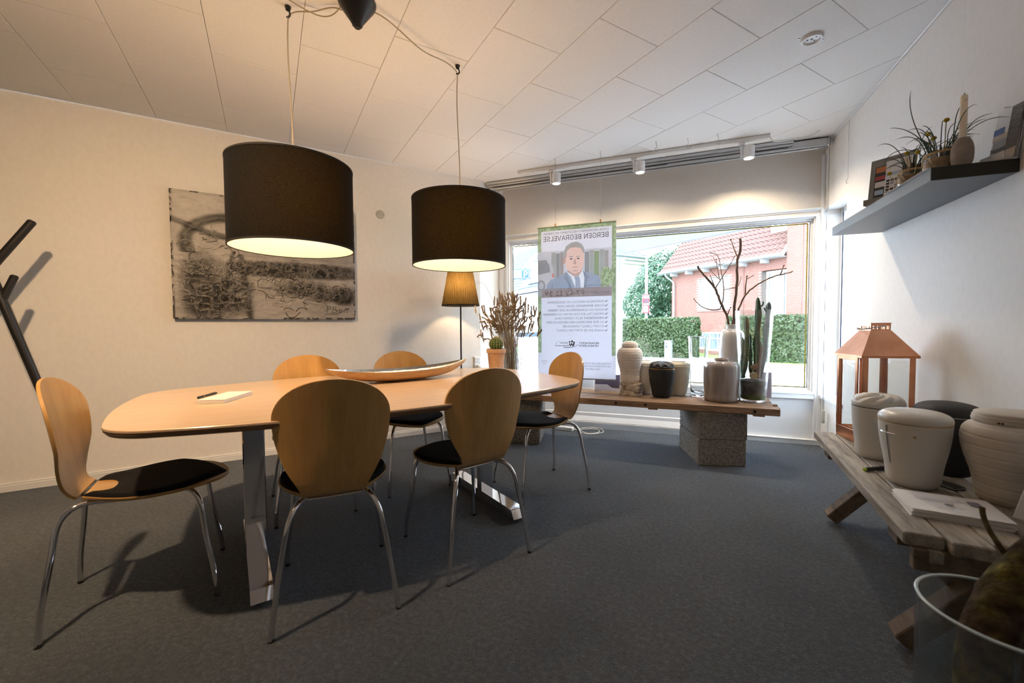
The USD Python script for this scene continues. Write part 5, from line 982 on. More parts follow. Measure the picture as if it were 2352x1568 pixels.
# planted glass vase
CVX, CVY = .6025, 3.730
cv = thing('planted_vase', 'tall flared glass vase with dark soil and columnar cacti in it', 'vase', (CVX, CVY, BZ))
part('glass', glass_tube(.090, .134, .712, .005, .022), 'vase_glass', cv, 40)
pn('planting_soil', (.018, .022, .018), (.16, .15, .13), 14, .95, .40, .68, bump=.6)
part('soil', lathe([(0, .024)] + [(.081+.009*a, .024+.140*a) for a in np.linspace(0, 1, 8)] + [(.06, .172), (0, .176)], 48), 'planting_soil', cv, 50)
pm('moss', (.06, .11, .03), .95); part('moss_ring', lathe([(.0812, .026), (.0845, .026), (.0858, .050), (.0828, .050), (.0812, .026)], 48), 'moss', cv)
part('base_glass', lathe([(0, .002), (.083, .002), (.084, .020), (0, .020)], 40), 'solid_glass', cv)
def stem(label, pts, r, ribs_=5, tip=True, dy=0.0, m='column_cactus'):
    p = np.array(pts)+[0, dy, 0]; o = p[0].copy(); t = thing('column_cactus', label, 'cactus', o, 0, None)
    q = spline(p-o, 46); L = np.linspace(0, 1, 46); rr = r*(1+.16*np.sin(L*19+o[0]*90))*np.where(L > .90, np.sqrt(np.clip(1-((L-.90)/.102)**2, .01, 1)), 1)*np.where(L < .12, .7+.3*L/.12, 1)
    n = ribs_*6; ang = np.arange(n)*2*PI/n; f = 1-.38*np.abs(np.sin(ang*ribs_/2)); g = tube(q, rr, n); v = g.vertices.copy(); k = len(q)
    c = np.repeat(q, n, 0); v[:k*n] = c + (v[:k*n]-c)*np.tile(f, k)[:, None]; g.vertices = v
    part('body', g, m, t, 40)
    sp = []
    for i in range(2, 44, 2):
        for a in range(ribs_):
            b = v[i*n+a*6]; d = b-q[i]; d /= np.linalg.norm(d)+1e-9
            sp.append(tube([b, b+d*.007], [.0012, .0003], 3, False))
    part('spines', cat_(*sp), 'spine', t, False, kind='stuff')
    return t, o
pn('column_cactus', (.018, .055, .020), (.055, .125, .045), 24, .55, bump=.2); pn('column_cactus_grey', (.10, .15, .16), (.19, .24, .25), 18, .6)
stem('dark green column cactus at the left in the planted vase', [(0.53, 3.73, 0.643), (0.544, 3.73, 0.741), (0.555, 3.73, 0.879), (0.556, 3.73, 1.017), (0.551, 3.73, 1.13)], .0195, dy=.0)
t_, o_c = stem('tallest column cactus, rising above the planted vase', [(0.621, 3.73, 0.647), (0.622, 3.73, 0.777), (0.62, 3.73, 0.914), (0.63, 3.73, 1.085), (0.628, 3.73, 1.221), (0.624, 3.73, 1.278)], .0215, dy=-.015)
part('arm', tube(spline(np.array([(0.631, 3.73, 1.207), (0.652, 3.73, 1.213), (0.66, 3.73, 1.247)])-[0, .015, 0]-o_c, 14), np.r_[np.full(13, .0055), .002], 8), 'column_cactus', t_)
t_, o_c = stem('grey-green column cactus at the right, its tip above the vase rim', [(0.651, 3.73, 0.648), (0.667, 3.73, 0.744), (0.683, 3.73, 0.881), (0.69, 3.73, 1.017), (0.7, 3.73, 1.152), (0.704, 3.73, 1.242)], .0200, dy=.012, m='column_cactus_grey')
part('arm', tube(spline(np.array([(0.691, 3.73, 1.165), (0.679, 3.73, 1.179), (0.673, 3.73, 1.199)])+[0, .012, 0]-o_c, 12), np.r_[np.full(11, .0045), .002], 8), 'column_cactus', t_)
stem('short column cactus in the middle of the planted vase', [(0.597, 3.73, 0.646), (0.585, 3.73, 0.845), (0.577, 3.73, 1.0)], .0155, dy=.03)
stem('thin short column cactus leaning on the left glass of the planted vase', [(0.549, 3.73, 0.644), (0.529, 3.73, 0.758), (0.533, 3.73, 0.879), (0.529, 3.73, 0.965)], .0125, dy=.035)
dw = thing('driftwood', 'forked piece of grey-brown driftwood between the cacti', 'driftwood', (.627, 3.705, .652)); wood('drift_bark', (.16, .12, .10), (.36, .30, .27), (8, 8, 2), .9, 0, 1, .4)
part('wood', cat_(tube(spline(np.array([(.627, 3.705, .654), (.637, 3.71, .761), (.648, 3.715, .846), (.644, 3.72, .938)])-[.627, 3.705, .652], 20), np.linspace(.022, .006, 20)*(1+.2*rng.random(20)), 9), tube(spline(np.array([(.640, 3.71, .770), (.660, 3.71, .864), (.672, 3.715, .900)])-[.627, 3.705, .652], 12), np.linspace(.014, .005, 12), 8)), 'drift_bark', dw, 50)
tg = thing('wooden_tag', 'small brown tag leaning in front of the cacti in the planted vase', 'tag', (.603, 3.668, .742), .1); pm('tag_brown', (.30, .19, .12), .8)
part('card', rot(bx(.056, .004, .034, (0, 0, 0), .001), -.60, (0, 1, 0)), 'tag_brown', tg); part('eyelet', rot(lathe([(0, 0), (.004, 0), (.004, .001), (0, .001)], 12), PI/2, (1, 0, 0)).apply_translation([-.018, -.0022, -.013]), 'bolt_hole', tg)
ds = thing('wooden_disc', 'small round wood slice lying on the soil of the planted vase', 'wood slice', (.595, 3.668, .672))
part('slice', rot(lathe([(0, 0), (.028, 0), (.028, .010), (0, .010)], 32), PI/2+.15, (1, 0, 0)), 'birch_end', ds)
# leaflets behind the poster and beside the planted vase
pm('frame_grey', (.60, .66, .70), .4); pm('print_mauve', (.42, .38, .47), .5); pm('print_dark', (.10, .08, .12), .5); pm('print_lilac', (.60, .58, .68), .5)
fn = thing('leaning_card', 'white-edged grey card leaning on the window ledge below the poster', 'card', (-.76, 3.915, BZ), .05)
part('card', rot(b2(-.085, .085, -.002, .002, 0, .115, .001), -.12, (1, 0, 0)), 'paper', fn); part('print', rot(b2(-.08, .075, -.0035, -.0022, .022, .109, 0), -.12, (1, 0, 0)), 'frame_grey', fn, False)
fm = thing('leaning_brochure', 'dark and lilac brochure leaning below the right corner of the poster', 'brochure', (-.545, 3.84, BZ), .15)
part('cover', rot(b2(-.115, .115, -.002, .002, 0, .155, .001), -.10, (1, 0, 0)), 'paper', fm)
part('print', rot(xz(Polygon([(-.108, .065), (0, .065), (.04, .035), (.114, .03), (.114, .154), (-.108, .154)]), -.0034, .001), -.10, (1, 0, 0)), 'print_dark', fm, False)
part('print', rot(xz(Polygon([(-.108, .008), (.114, .008), (.114, .026), (.04, .030), (0, .060), (-.108, .060)]), -.0034, .001), -.10, (1, 0, 0)), 'print_lilac', fm, False)
fa = thing('acrylic_sign', 'mauve notice in an acrylic stand behind the planted vase', 'sign', (.695, 3.905, BZ), .05)
part('holder', rot(b2(-.075, .072, -.004, .0, 0, .212, .001), -.06, (1, 0, 0)), 'paper', fa); part('print', rot(b2(-.072, .064, -.006, -.0042, .004, .208, 0), -.06, (1, 0, 0)), 'print_mauve', fa, False); part('stripe', rot(b2(-.072, .064, -.007, -.0062, .165, .169, 0), -.06, (1, 0, 0)), 'print_lilac', fa, False)
# ------------------------------------------------------------------ wheat in a glass vase
WV = np.array([-1.438, 3.722, BZ])
wv = thing('wheat_vase', 'clear cylinder glass vase packed with wheat stalks on the left end of the window bench', 'vase', WV)
part('glass', glass_tube(.072, .078, .405, .004, .02), 'vase_glass', wv, 40)
wb_ = thing('wheat_bouquet', 'big dry wheat bouquet with drooping ears', 'dried flowers', WV)
island('straw', [(.62, .48, .29), (.76, .62, .40), (.84, .72, .50), (.70, .56, .35)], .7, .4); island('wheat_ear', [(.58, .43, .26), (.70, .54, .34), (.78, .63, .43), (.62, .48, .30)], .75, .4)
r_ = np.random.default_rng(21)
def ear(pts):
    p = spline(pts, 12); q = [tube(p, np.r_[.0022, np.full(10, .0036), .0010], 6)]
    for i in range(1, 11):
        for s in range(3):
            d = r_.normal(0, 1, 3); tt = p[min(i+1, 11)]-p[i-1]; tt /= np.linalg.norm(tt); d -= tt*np.dot(d, tt); d /= np.linalg.norm(d)
            c = p[i]+d*.003; q.append(tube([c, c+d*.0035+tt*.006, c+d*.003+tt*.015], [.0019, .0024, .0005], 4, False))
    return cat_(*q)
for k in range(175):
    a = r_.uniform(0, 2*PI); rad = .064*math.sqrt(r_.random()); b0 = np.array([rad*math.cos(a)*.5, rad*math.sin(a)*.5, .03]); mth = np.array([rad*math.cos(a), rad*math.sin(a), .40])
    lean = r_.normal(.08, .42) if k % 4 else r_.uniform(-1.0, .1); dep = -.05+.45*r_.normal(0, .42)
    h = r_.uniform(.54, .86)-.12*abs(lean); dx, dy = lean*.30, dep*.22
    topp_ = np.array([mth[0]+dx, mth[1]+dy, h]); dr = r_.uniform(.15, 1.5)*(1 if k % 3 else .3); sgn_ = np.sign(lean+.05) if r_.random() < .85 else -np.sign(lean)
    st = spline([b0, mth, (mth+topp_)/2+[-dx*.12, 0, .01], topp_], 22); e = .085+.03*r_.random()
    tip = topp_ + np.array([sgn_*e*.55*math.sin(dr), .02*r_.normal(), e*math.cos(dr)]); mid_ = topp_ + np.array([sgn_*e*.25*math.sin(dr)+.0, 0, e*.5*(math.cos(dr)*.5+.5)*.8])
    s_ = part('stalk', tube(st, np.linspace(.0014, .0011, 22), 5), 'straw', wb_, 60)
    part('ear', ear([topp_, mid_, tip]), 'wheat_ear', s_, 40)
for pts in ([(0, 0, .40), (-.10, -.02, .66), (-.20, -.03, .90), (-.30, -.04, 1.03), (-.36, -.04, 1.01)],):
    s_ = part('stalk', tube(spline(pts, 30), .0011, 5), 'straw', wb_, 60); part('ear', ear([(-.36, -.04, 1.01), (-.395, -.04, .97), (-.41, -.04, .91)]), 'wheat_ear', s_, 40)

# ------------------------------------------------------------------ trestle bench along the right wall
RZ = .44
rbn = thing('trestle_bench', 'weathered grey plank bench on crossed legs along the right wall', 'bench', (.719, 2.211, 0), -math.atan2(.132, 1.362))
yl = np.array([.70, .68, .695, .69, .66]); 
for k in range(4):
    y1 = yl[k]; y0 = -[.640, .665, .63, .655][k]
    part('plank', mv(bx(.094, y1-y0, .040, (0, (y0+y1)/2, 0), .004), .048+.099*k, 0, RZ-.020), 'grey_timber', rbn)
part('apron', mv(rot(prism(Polygon([(-.66, -.032), (.50, -.064), (.50, .0), (-.66, .0)]), .030), PI/2, (1, 0, 0)).apply_transform(trimesh.transformations.rotation_matrix(PI/2, [0, 0, 1])), .055, 0, RZ-.0405), 'grey_timber', rbn)
part('apron', mv(b2(-.015, .015, -.62, .50, -.075, -.001), .345, 0, RZ-.0405), 'grey_timber_dark', rbn)
for y in (.46, -.50):
    part('cross_leg', bar((.040, y, .028), (.345, y, RZ-.050), .060, .075, .004, up=(0, 1, 0)), 'grey_timber_dark', rbn)
    part('cross_leg', bar((.360, y+.062, .028), (.060, y+.062, RZ-.050), .060, .075, .004, up=(0, 1, 0)), 'grey_timber_dark', rbn)
    part('bolt', mv(rot(lathe([(0, 0), (.011, 0), (.010, .008), (0, .010)], 12), PI/2, (1, 0, 0)), .195, y-.031, .215), 'steel', rbn)
    part('ledger', b2(.02, .385, y-.030, y+.060, RZ-.090, RZ-.0405), 'grey_timber_dark', rbn)
part('end_board', b2(.02, .40, -.655, -.625, RZ-.105, RZ-.041), 'grey_timber_dark', rbn)
# lantern
pn('copper', (.58, .24, .12), (.78, .38, .22), 8, .30, .35, .65, metallic=.92); pm('copper_bright', (.93, .58, .44), .30, .85); pm('candle_wax', (.80, .74, .62), .5, 0, subsurface_weight=.3, subsurface_scale=.02)
ln = thing('copper_lantern', 'tall copper lantern with pyramid roof and glass sides on the trestle bench', 'lantern', (1.0148, 2.769, RZ), .158)
hw_, e_ = .116, .128
part('base', cat_(b2(-hw_, hw_, -hw_, hw_, 0, .012, .001), strip_frame(-hw_, hw_, .012, .060, .004, .004, -hw_, .0005), strip_frame(-hw_, hw_, .012, .060, .004, .004, hw_-.004, .0005), b2(-hw_, hw_, -hw_, -hw_+.002, .012, .06, 0), b2(-hw_, hw_, hw_-.002, hw_, .012, .06, 0), b2(-hw_, -hw_+.002, -hw_, hw_, .012, .06, 0), b2(hw_-.002, hw_, -hw_, hw_, .012, .06, 0)), 'copper', ln, False)
for sx in (-1, 1):
    for sy in (-1, 1):
        part('corner_post', cat_(b2(sx*hw_, sx*(hw_-.026), sy*hw_, sy*(hw_-.003), .05, .462, .0006), b2(sx*hw_, sx*(hw_-.003), sy*hw_, sy*(hw_-.026), .05, .462, .0006)), 'copper', ln)
for a in range(4):
    part('glass_pane', rot(b2(-hw_+.024, hw_-.024, -hw_+.006, -hw_+.008, .06, .46, 0), a*PI/2), 'lantern_glass', ln, False)
dr_ = part('door', mv(rot(strip_frame(-.095, .095, .045, .455, .020, .006, 0, .001), PI/2), -hw_-.006, 0, 0), 'copper', ln)
part('hinge', cat_(*[tube([(-hw_-.006, .098, z), (-hw_-.006, .098, z+.03)], .0045, 8) for z in (.10, .36)]), 'copper', dr_); part('knob', mv(trimesh.creation.icosphere(2, .007), -hw_-.016, -.085, .25), 'steel', dr_)
def roof_face(a):
    T = trimesh.transformations.rotation_matrix(a, [0, 0, 1]); t_ = .047
    V = np.array([(-e_, -e_, .462), (e_, -e_, .462), (t_, -t_, .592), (-t_, -t_, .592), (-e_, -e_, .459), (e_, -e_, .459), (t_, -t_+.004, .588), (-t_, -t_+.004, .588)])
    return xf(trimesh.convex.convex_hull(V), T)
for a in range(4): part('roof_panel', roof_face(a*PI/2), 'copper', ln, False)
part('eaves', cat_(*[rot(b2(-e_, e_, -e_, -e_+.004, .452, .464, .0005), a*PI/2) for a in range(4)]), 'copper', ln)
ch_ = part('chimney', cat_(*[rot(cat_(b2(-.045, .045, -.045, -.043, .588, .598, 0), b2(-.045, .045, -.045, -.043, .616, .628, 0), *[b2(x-.004, x+.004, -.045, -.043, .598, .616, 0) for x in (-.041, -.022, 0, .022, .041)]), a*PI/2) for a in range(4)], b2(-.047, .047, -.047, .047, .628, .632, .0008)), 'copper', ln, False)
part('handle', tube(spline([(-.05, .03, .598), (-.075, .02, .604), (-.088, -.02, .598), (-.06, -.05, .602), (-.02, -.055, .61), (.02, -.052, .616)], 24), .0028, 8), 'steel', ln)
cd = thing('pillar_candle', 'short cream pillar candle inside the copper lantern', 'candle', (1.0148, 2.769, RZ+.0125))
part('wax', lathe([(0, 0), (.034, 0), (.036, .003), (.036, .070), (.032, .074), (0, .072)], 32), 'candle_wax', cd); part('wick', tube([(0, 0, .07), (.002, 0, .086)], .0012, 5), 'ink', cd)
# urns
pm('ivory_satin', (.60, .57, .52), .42); pm('ivory_gloss', (.66, .635, .585), .30); pn('clay_ivory', (.56, .51, .45), (.62, .57, .51), 20, .7); pn('black_leather', (.010, .011, .015), (.018, .019, .024), 160, .62, bump=.15)
u1 = thing('carved_urn', 'ivory urn with carved leaf lid in front of the copper lantern', 'urn', (.905, 2.42, RZ))
part('body', lathe([(0, 0)] + dense([(.068, 0), (.072, .004), (.083, .06), (.092, .14), (.096, .21), (.097, .240)], 60) + [(0, .240)], 72), 'ivory_satin', u1, 50)
part('seam', lathe([(.0950, .2400), (.0955, .2400), (.0955, .2435), (.0950, .2435), (.0950, .2400)], 72), 'bolt_hole', u1)
def carve(v):
    a = np.arctan2(v[:, 1], v[:, 0]); r = np.hypot(v[:, 0], v[:, 1]); f = np.clip((v[:, 2]-.262)/.01, 0, 1)*np.clip(r/.02, 0, 1); k = 9
    s = (a*k/(2*PI)+r*22) % 1; w = v.copy(); w[:, 2] -= f*.012*np.abs(s-.6)**1.0; w[:, :2] *= (1-.05*f*np.abs(s-.5))[:, None]; return w
part('lid', lathe([(0, .2436)] + dense([(.096, .2438), (.0978, .252), (.096, .268), (.084, .287), (.060, .298), (.030, .302), (.010, .303)], 60) + [(0, .303)], 144, carve), 'ivory_satin', u1, 30)
u2 = thing('cross_urn', 'smooth ivory urn with gold seam and a slim silver cross, nearest on the trestle bench', 'urn', (.882, 2.055, RZ), .0)
part('body', lathe([(0, 0)] + dense([(.064, 0), (.070, .006), (.083, .06), (.096, .14), (.1045, .205), (.107, .246)], 60) + [(0, .246)], 80), 'ivory_gloss', u2, 50)
part('gold_seam', lathe([(.106, .2462), (.1078, .2462), (.1078, .2490), (.106, .2490), (.106, .2462)], 80), 'gold', u2)
part('lid', lathe([(0, .2492)] + dense([(.106, .2494), (.108, .258), (.105, .270), (.090, .283), (.060, .291), (.025, .294), (.008, .2945)], 60) + [(0, .2945)], 80), 'ivory_gloss', u2, 50)
ca = -2.78; nrm = np.array([math.cos(ca), math.sin(ca), 0]); tng = np.array([-math.sin(ca), math.cos(ca), 0])
def on2(z, off=0.0): return nrm*(np.interp(z, [.05, .13, .20, .246], [.080, .094, .104, .107])+.0015) + tng*off + np.array([0, 0, z])
part('cross', cat_(tube([on2(z) for z in np.linspace(.085, .235, 12)], .0022, 6), tube([on2(.205, o)+nrm*(-.004*(o/.026)**2) for o in np.linspace(-.030, .030, 9)], .0022, 6)), 'chrome', u2)
ga = -1.95; part('stud', lathe([(0, 0), (.005, 0), (.0045, .002), (0, .003)], 14).apply_transform(frame(np.array([math.cos(ga), math.sin(ga), 0])*.1035+[0, 0, .205], (-math.sin(ga), math.cos(ga), 0), (0, 0, 1))), 'gold', u2)
u3 = thing('dark_urn', 'black leather-look urn at the back between the ivory urns', 'urn', (1.085, 2.275, RZ))
part('body', lathe([(0, 0)] + dense([(.070, 0), (.074, .004), (.086, .06), (.098, .15), (.104, .22), (.106, .245)], 60) + [(0, .245)], 72), 'black_leather', u3, 50)
part('seam', lathe([(.104, .2452), (.1065, .2452), (.1065, .2470), (.104, .2470), (.104, .2452)], 72), 'steel', u3)
part('lid', lathe([(0, .2472)] + dense([(.105, .2474), (.107, .255), (.103, .270), (.088, .284), (.060, .294), (.025, .299), (.008, .300)], 60) + [(0, .300)], 72), 'black_leather', u3, 50)
u4 = thing('grooved_urn', 'bulbous ivory clay urn with spiral grooves at the right picture edge', 'urn', (1.098, 1.955, RZ))
def groove(v):
    a = np.arctan2(v[:, 1], v[:, 0]); ph = (v[:, 2]/.034 + a/(2*PI)) % 1; w = v.copy(); w[:, :2] *= (1-.018*np.exp(-((ph-.5)/.09)**2))[:, None]; return w
part('body', lathe([(0, 0)] + dense([(.062, 0), (.068, .004), (.084, .06), (.104, .14), (.118, .20), (.1195, .228), (.112, .258), (.096, .275), (.086, .280)], 240) + [(0, .280)], 96, groove), 'clay_ivory', u4, 60)
part('lid', lathe([(0, .2802), (.088, .2802), (.092, .284), (.093, .292), (.088, .2935)] + [(.091, .296), (.091, .303), (.086, .3045), (.088, .307), (.086, .314), (.070, .321), (.035, .325), (0, .326)], 80), 'clay_ivory', u4, 40)
part('vent', cat_(*[mv(trimesh.creation.icosphere(1, .0035), .0925*math.cos(-2.25+d), .0925*math.sin(-2.25+d), .288) for d in (-.09, .0)]), 'bolt_hole', u4, False)
# loose things on the bench
mk = thing('marker', 'short black marker pen with lime end on the bench before the cross urn', 'pen', (.815, 2.19, RZ+.0095), .55)
part('barrel', tube([(-.052, 0, 0), (-.050, 0, 0), (.05, 0, 0)], [.007, .0085, .0085], 14), 'black_plastic', mk); pm('lime', (.40, .60, .05), .5); part('end', tube([(-.058, 0, 0), (-.052, 0, 0)], [.006, .0085], 14), 'lime', mk); part('cap', tube([(.03, 0, 0), (.056, 0, 0)], [.0092, .0088], 14), 'black_plastic', mk)
gs = thing('glasses_case', 'flat black case on the bench between the cross urn and the grooved urn', 'case', (.985, 2.085, RZ), .5)
part('case', bx(.055, .12, .012, (0, 0, .006), .004), 'black_plastic', gs); part('rim', bx(.057, .122, .002, (0, 0, .006), .0008), 'steel', gs)
st = thing('leaflet_stack', 'stack of white leaflets at the near end of the trestle bench', 'leaflets', (.865, 1.790, RZ), -.12)
for k in range(9): part('leaflet', mv(rot(bx(.235, .190, .0026, (0, 0, .0013), .0004), (k % 4-1.5)*.018), (k % 3-1)*.002, (k % 2)*.003, .0029*k), 'paper', st, label=None)
pm('faint_print', (.55, .52, .62), .8); pm('photo_print', (.25, .24, .30), .7)
part('print', mv(cat_(b2(-.08, .04, .030, .033, 0, .0002, 0), b2(-.08, .06, .020, .0225, 0, .0002, 0), b2(-.08, .02, .010, .0125, 0, .0002, 0), b2(-.04, .02, -.045, -.043, 0, .0002, 0)), 0, 0, .0290), 'faint_print', st, False)
part('print', mv(cat_(b2(.055, .085, .005, .045, 0, .0002, 0), b2(-.015, .005, -.02, -.008, 0, .0002, 0)), 0, 0, .0290), 'photo_print', st, False)
wc = thing('folded_card', 'white folded card with a metal clip leaning at the right picture edge', 'card', (1.075, 1.735, RZ), -.25)
part('card', cat_(bar((0, 0, 0), (.055, .02, .215), .16, .003, .001, up=(0, 1, 0)), bar((.11, .03, 0), (.057, .022, .215), .16, .003, .001, up=(0, 1, 0))), 'paper', wc)
part('clip', tube(spline([(-.005, -.06, .02), (.010, -.062, .08), (.022, -.064, .14), (.014, -.066, .165), (.004, -.066, .15), (.010, -.066, .10)], 26), .0028, 8), 'steel', wc)

# ------------------------------------------------------------------ floating shelf and its things
SZ = 1.690
sh = thing('wall_shelf', 'dark grey floating shelf high on the right wall', 'shelf', (0, 0, 0)); pm('shelf_front', (.13, .145, .165), .45); pm('shelf_end', (.012, .012, .013), .5)
part('board', b2(.965, XR-.0005, 2.182, 3.280, SZ-.052, SZ, .0015), 'shelf_front', sh); part('end_cap', b2(.9655, XR-.001, 2.1795, 2.1818, SZ-.0515, SZ-.0005, .0003), 'shelf_end', sh, label='black end face'); part('bracket_plate', b2(XR-.006, XR-.0002, 2.3, 3.15, SZ-.040, SZ-.012, 0), 'steel', sh, False)
sp_ = thing('paper_sheets', 'white paper sheets along the front edge of the shelf', 'paper', (1.02, 2.37, SZ), .0)
for k in range(3): part('sheet', mv(rot(bx(.12, .36, .0016, (0, 0, .0008), .0002), .01*k), .004*k-.004, .006*k, .0018*k), 'paper', sp_)
def rack(name, label, loc, rz, sheets, cover, ht_=.225, wd=.155, tilt=.16, half=(.052, .052)):
    t = thing(name, label, 'brochure holder', loc, rz)
    part('stand', cat_(rot(b2(-wd/2-.004, wd/2+.004, .010, .013, 0, ht_*1.05, .001), -tilt, (1, 0, 0)), b2(-wd/2-.004, wd/2+.004, -.030, .014, 0, .003, .001), b2(-wd/2-.004, wd/2+.004, -.032, -.029, 0, .03, .001)), cover, t)
    for k, (x, dz, m, prints) in enumerate(sheets):
        y = .0055-.007*k; hw = half[k]
        s_ = part('brochure', rot(b2(x-hw, x+hw, y-.002, y+.002, .004+dz, .004+dz+.205, .0006), -tilt, (1, 0, 0)), m, t)
        for pk, (a0, a1, b0, b1, pmn) in enumerate(prints):
            part('print', rot(b2(x+a0, x+a1, y-.0026-.0002*pk, y-.0022-.0002*pk, .004+dz+b0, .004+dz+b1, 0), -tilt, (1, 0, 0)), pmn, s_, False)
    return t
pm('p_black', (.03, .028, .03), .4); pm('p_orange', (.62, .20, .06), .4); pm('p_red', (.50, .06, .06), .4); pm('p_blue', (.06, .12, .36), .4); pm('p_sky', (.42, .55, .70), .4); pm('p_green', (.18, .30, .06), .4); pm('p_white', (.80, .80, .80), .4); pm('p_beige', (.62, .52, .42), .4); pm('p_grey', (.35, .36, .38), .4); pn('woven_grey', (.10, .10, .095), (.26, .255, .24), 30, .85, stretch=(1, 1, 12)); pm('grey_card', (.27, .265, .25), .8)
mosaic = [(-.045+.018*i, -.045+.018*i+.013, .03+.016*j, .03+.016*j+.011, ('p_black', 'p_white', 'p_grey')[(i*2+j*3+i*j) % 3]) for i in range(5) for j in range(5)]
rack('brochure_stand', 'stand of dark and white funeral brochures at the far end of the shelf', (1.035, 2.715, SZ), -.72,
     [(-.018, .0, 'p_black', [(-.048, .04, .17, .20, 'p_orange'), (-.048, .0, .13, .15, 'p_red'), (-.048, .01, .09, .12, 'p_white'), (-.046, -.01, .05, .075, 'p_sky'), (-.046, -.02, .01, .035, 'p_white')]),
      (.030, .012, 'p_white', [(-.04, .01, .175, .180, 'p_grey'), (.015, .048, .15, .20, 'p_beige'), (-.052, .052, .125, .142, 'p_sky')] + [(a, b, c+.0, d, m) for a, b, c, d, m in mosaic] + [(.005, .050, .004, .040, 'p_green'), (-.050, -.002, .004, .036, 'p_white')])], 'grey_card', .24, .18)
rack('brochure_stand', 'brochure holder with woven grey cover at the near end of the shelf', (1.190, 2.215, SZ), -1.38,
     [(-.006, .006, 'p_white', [(-.052, .052, .0, .03, 'p_white'), (-.052, .030, .030, .060, 'p_black'), (-.046, .02, .055, .085, 'p_grey'), (.02, .052, .03, .09, 'p_green'), (-.052, -.01, .11, .135, 'p_blue'), (-.052, .03, .088, .108, 'p_beige'), (.012, .020, .06, .15, 'p_grey'), (.02, .045, .165, .185, 'p_blue')]),
      (.030, .0, 'woven_grey', [(-.016, .022, .0, .038, 'p_beige')])], 'p_white', .12, .09, .14, (.052, .022))
pn('basket', (.20, .13, .07), (.38, .26, .15), 60, .85, bump=.5); pm('jute', (.50, .34, .16), .8); pm('grass_green', (.018, .05, .022), .6); pm('yellow_flower', (.48, .34, .02), .8); pn('bark_chip', (.12, .07, .045), (.28, .18, .12), 20, .9)
pm('raffia', (.55, .42, .22), .7)
def planter(label, loc, R, h, n, seed, reach, extra, flowers):
    t = thing('grass_planter', label, 'plant', loc)
    part('glass', lathe([(0, 0), (R*.85, 0), (R, .012), (R*1.02, h*.6), (R*.97, h), (R*.97-.003, h), (R-.003, h*.6), (R-.004, .014), (0, .006)], 48), 'vase_glass', t, 40)
    part('fill', lathe([(0, .007), (R*.9, .010), (R*.965, h*.55), (R*.9, h*.72), (0, h*.8)], 40), 'basket', t, 40)
    part('rim_band', lathe([(R*.96, h-.008), (R*1.0, h-.008), (R*1.005, h-.001), (R*.96, h+.001), (R*.96, h-.008)], 48), 'jute', t, 40)
    r = np.random.default_rng(seed)
    for k in range(n):
        a = r.uniform(0, 2*PI); rr = R*.75*math.sqrt(r.random()); b = np.array([rr*math.cos(a), rr*math.sin(a), h*.6]); L = reach*r.uniform(.45, 1.0); o = r.uniform(.1, .95)*L
        d = np.array([math.cos(a+r.normal(0, .5)), math.sin(a+r.normal(0, .5)), 0]); d[0] = min(d[0], (1.205-loc[0]-b[0])/max(o, 1e-3)); dro = o*.35*r.random()
        part('blade', tube(spline([b, b+[0, 0, L*.35]+d*o*.12, b+[0, 0, L*.75-dro*.3]+d*o*.5, b+[0, 0, L*.85-dro]+d*o], 18), np.r_[np.linspace(.0021, .0014, 16), .0008, .0003], 5), 'grass_green', t, 60)
    for pts in extra: part('blade', tube(spline(np.array(pts)-loc, 24), np.r_[np.linspace(.0023, .0015, 22), .001, .0004], 5), 'grass_green', t, 60)
    for f in flowers:
        p = np.array(f)-loc; s_ = part('stem', tube(spline([(p[0]*.4, p[1]*.4, h*.6), (p[0]*.8, p[1]*.8, p[2]*.6), p], 12), .0013, 5), 'raffia', t)
        part('flower', mv(trimesh.creation.icosphere(2, .0098).apply_transform(np.diag([1, 1, .85, 1])), *p), 'yellow_flower', s_, True)
    for k in range(4):
        a = k*1.7+seed; part('bark_piece', mv(rot(rot(bx(.018, .006, .06, (0, 0, .03), .002), .25*math.sin(a*3), (1, 0, 0)), a), R*.45*math.cos(a), R*.45*math.sin(a), h*.62), 'bark_chip', t)
    part('raffia_bow', cat_(tube(spline([(-R*1.02, -.012, h-.012), (-R*1.25, -.02, h-.035), (-R*1.3, -.03, h-.06)], 10), .0022, 6), tube(spline([(-R*1.02, -.012, h-.012), (-R*1.0, -.035, h-.03), (-R*.95, -.05, h-.05)], 10), .0022, 6)), 'raffia', t)
    return t
P1, P2 = (1.020, 2.46, SZ), (1.050, 2.295, SZ)
planter('smaller glass planter of artificial grass and yellow ball flowers, next to the brochures', P1, .048, .075, 22, 4, .20, [], [(.955, 2.50, 1.775), (.985, 2.42, 1.835), (.985, 2.33, 1.805)])
planter('larger glass planter of tall artificial grass and yellow ball flowers, next to the candle', P2, .058, .085, 34, 9, .21, [[(1.03, 2.31, 1.74), (1.005, 2.34, 1.85), (.98, 2.36, 1.95), (.97, 2.365, 2.085)], [(1.03, 2.31, 1.74), (.995, 2.36, 1.88), (.965, 2.43, 1.95), (.95, 2.50, 1.985)], [(1.02, 2.33, 1.74), (.98, 2.42, 1.85), (.955, 2.50, 1.86), (.95, 2.56, 1.82)], [(1.06, 2.27, 1.75), (1.065, 2.25, 1.86), (1.07, 2.23, 1.93), (1.075, 2.19, 1.945)]], [(1.005, 2.30, 1.865), (1.01, 2.27, 1.835), (1.04, 2.25, 1.895)])
ck = thing('candle_holder', 'egg-shaped ribbed taupe candle holder on the shelf', 'candle holder', (1.075, 2.215, SZ)); pn('taupe', (.27, .225, .19), (.34, .29, .25), 30, .6)
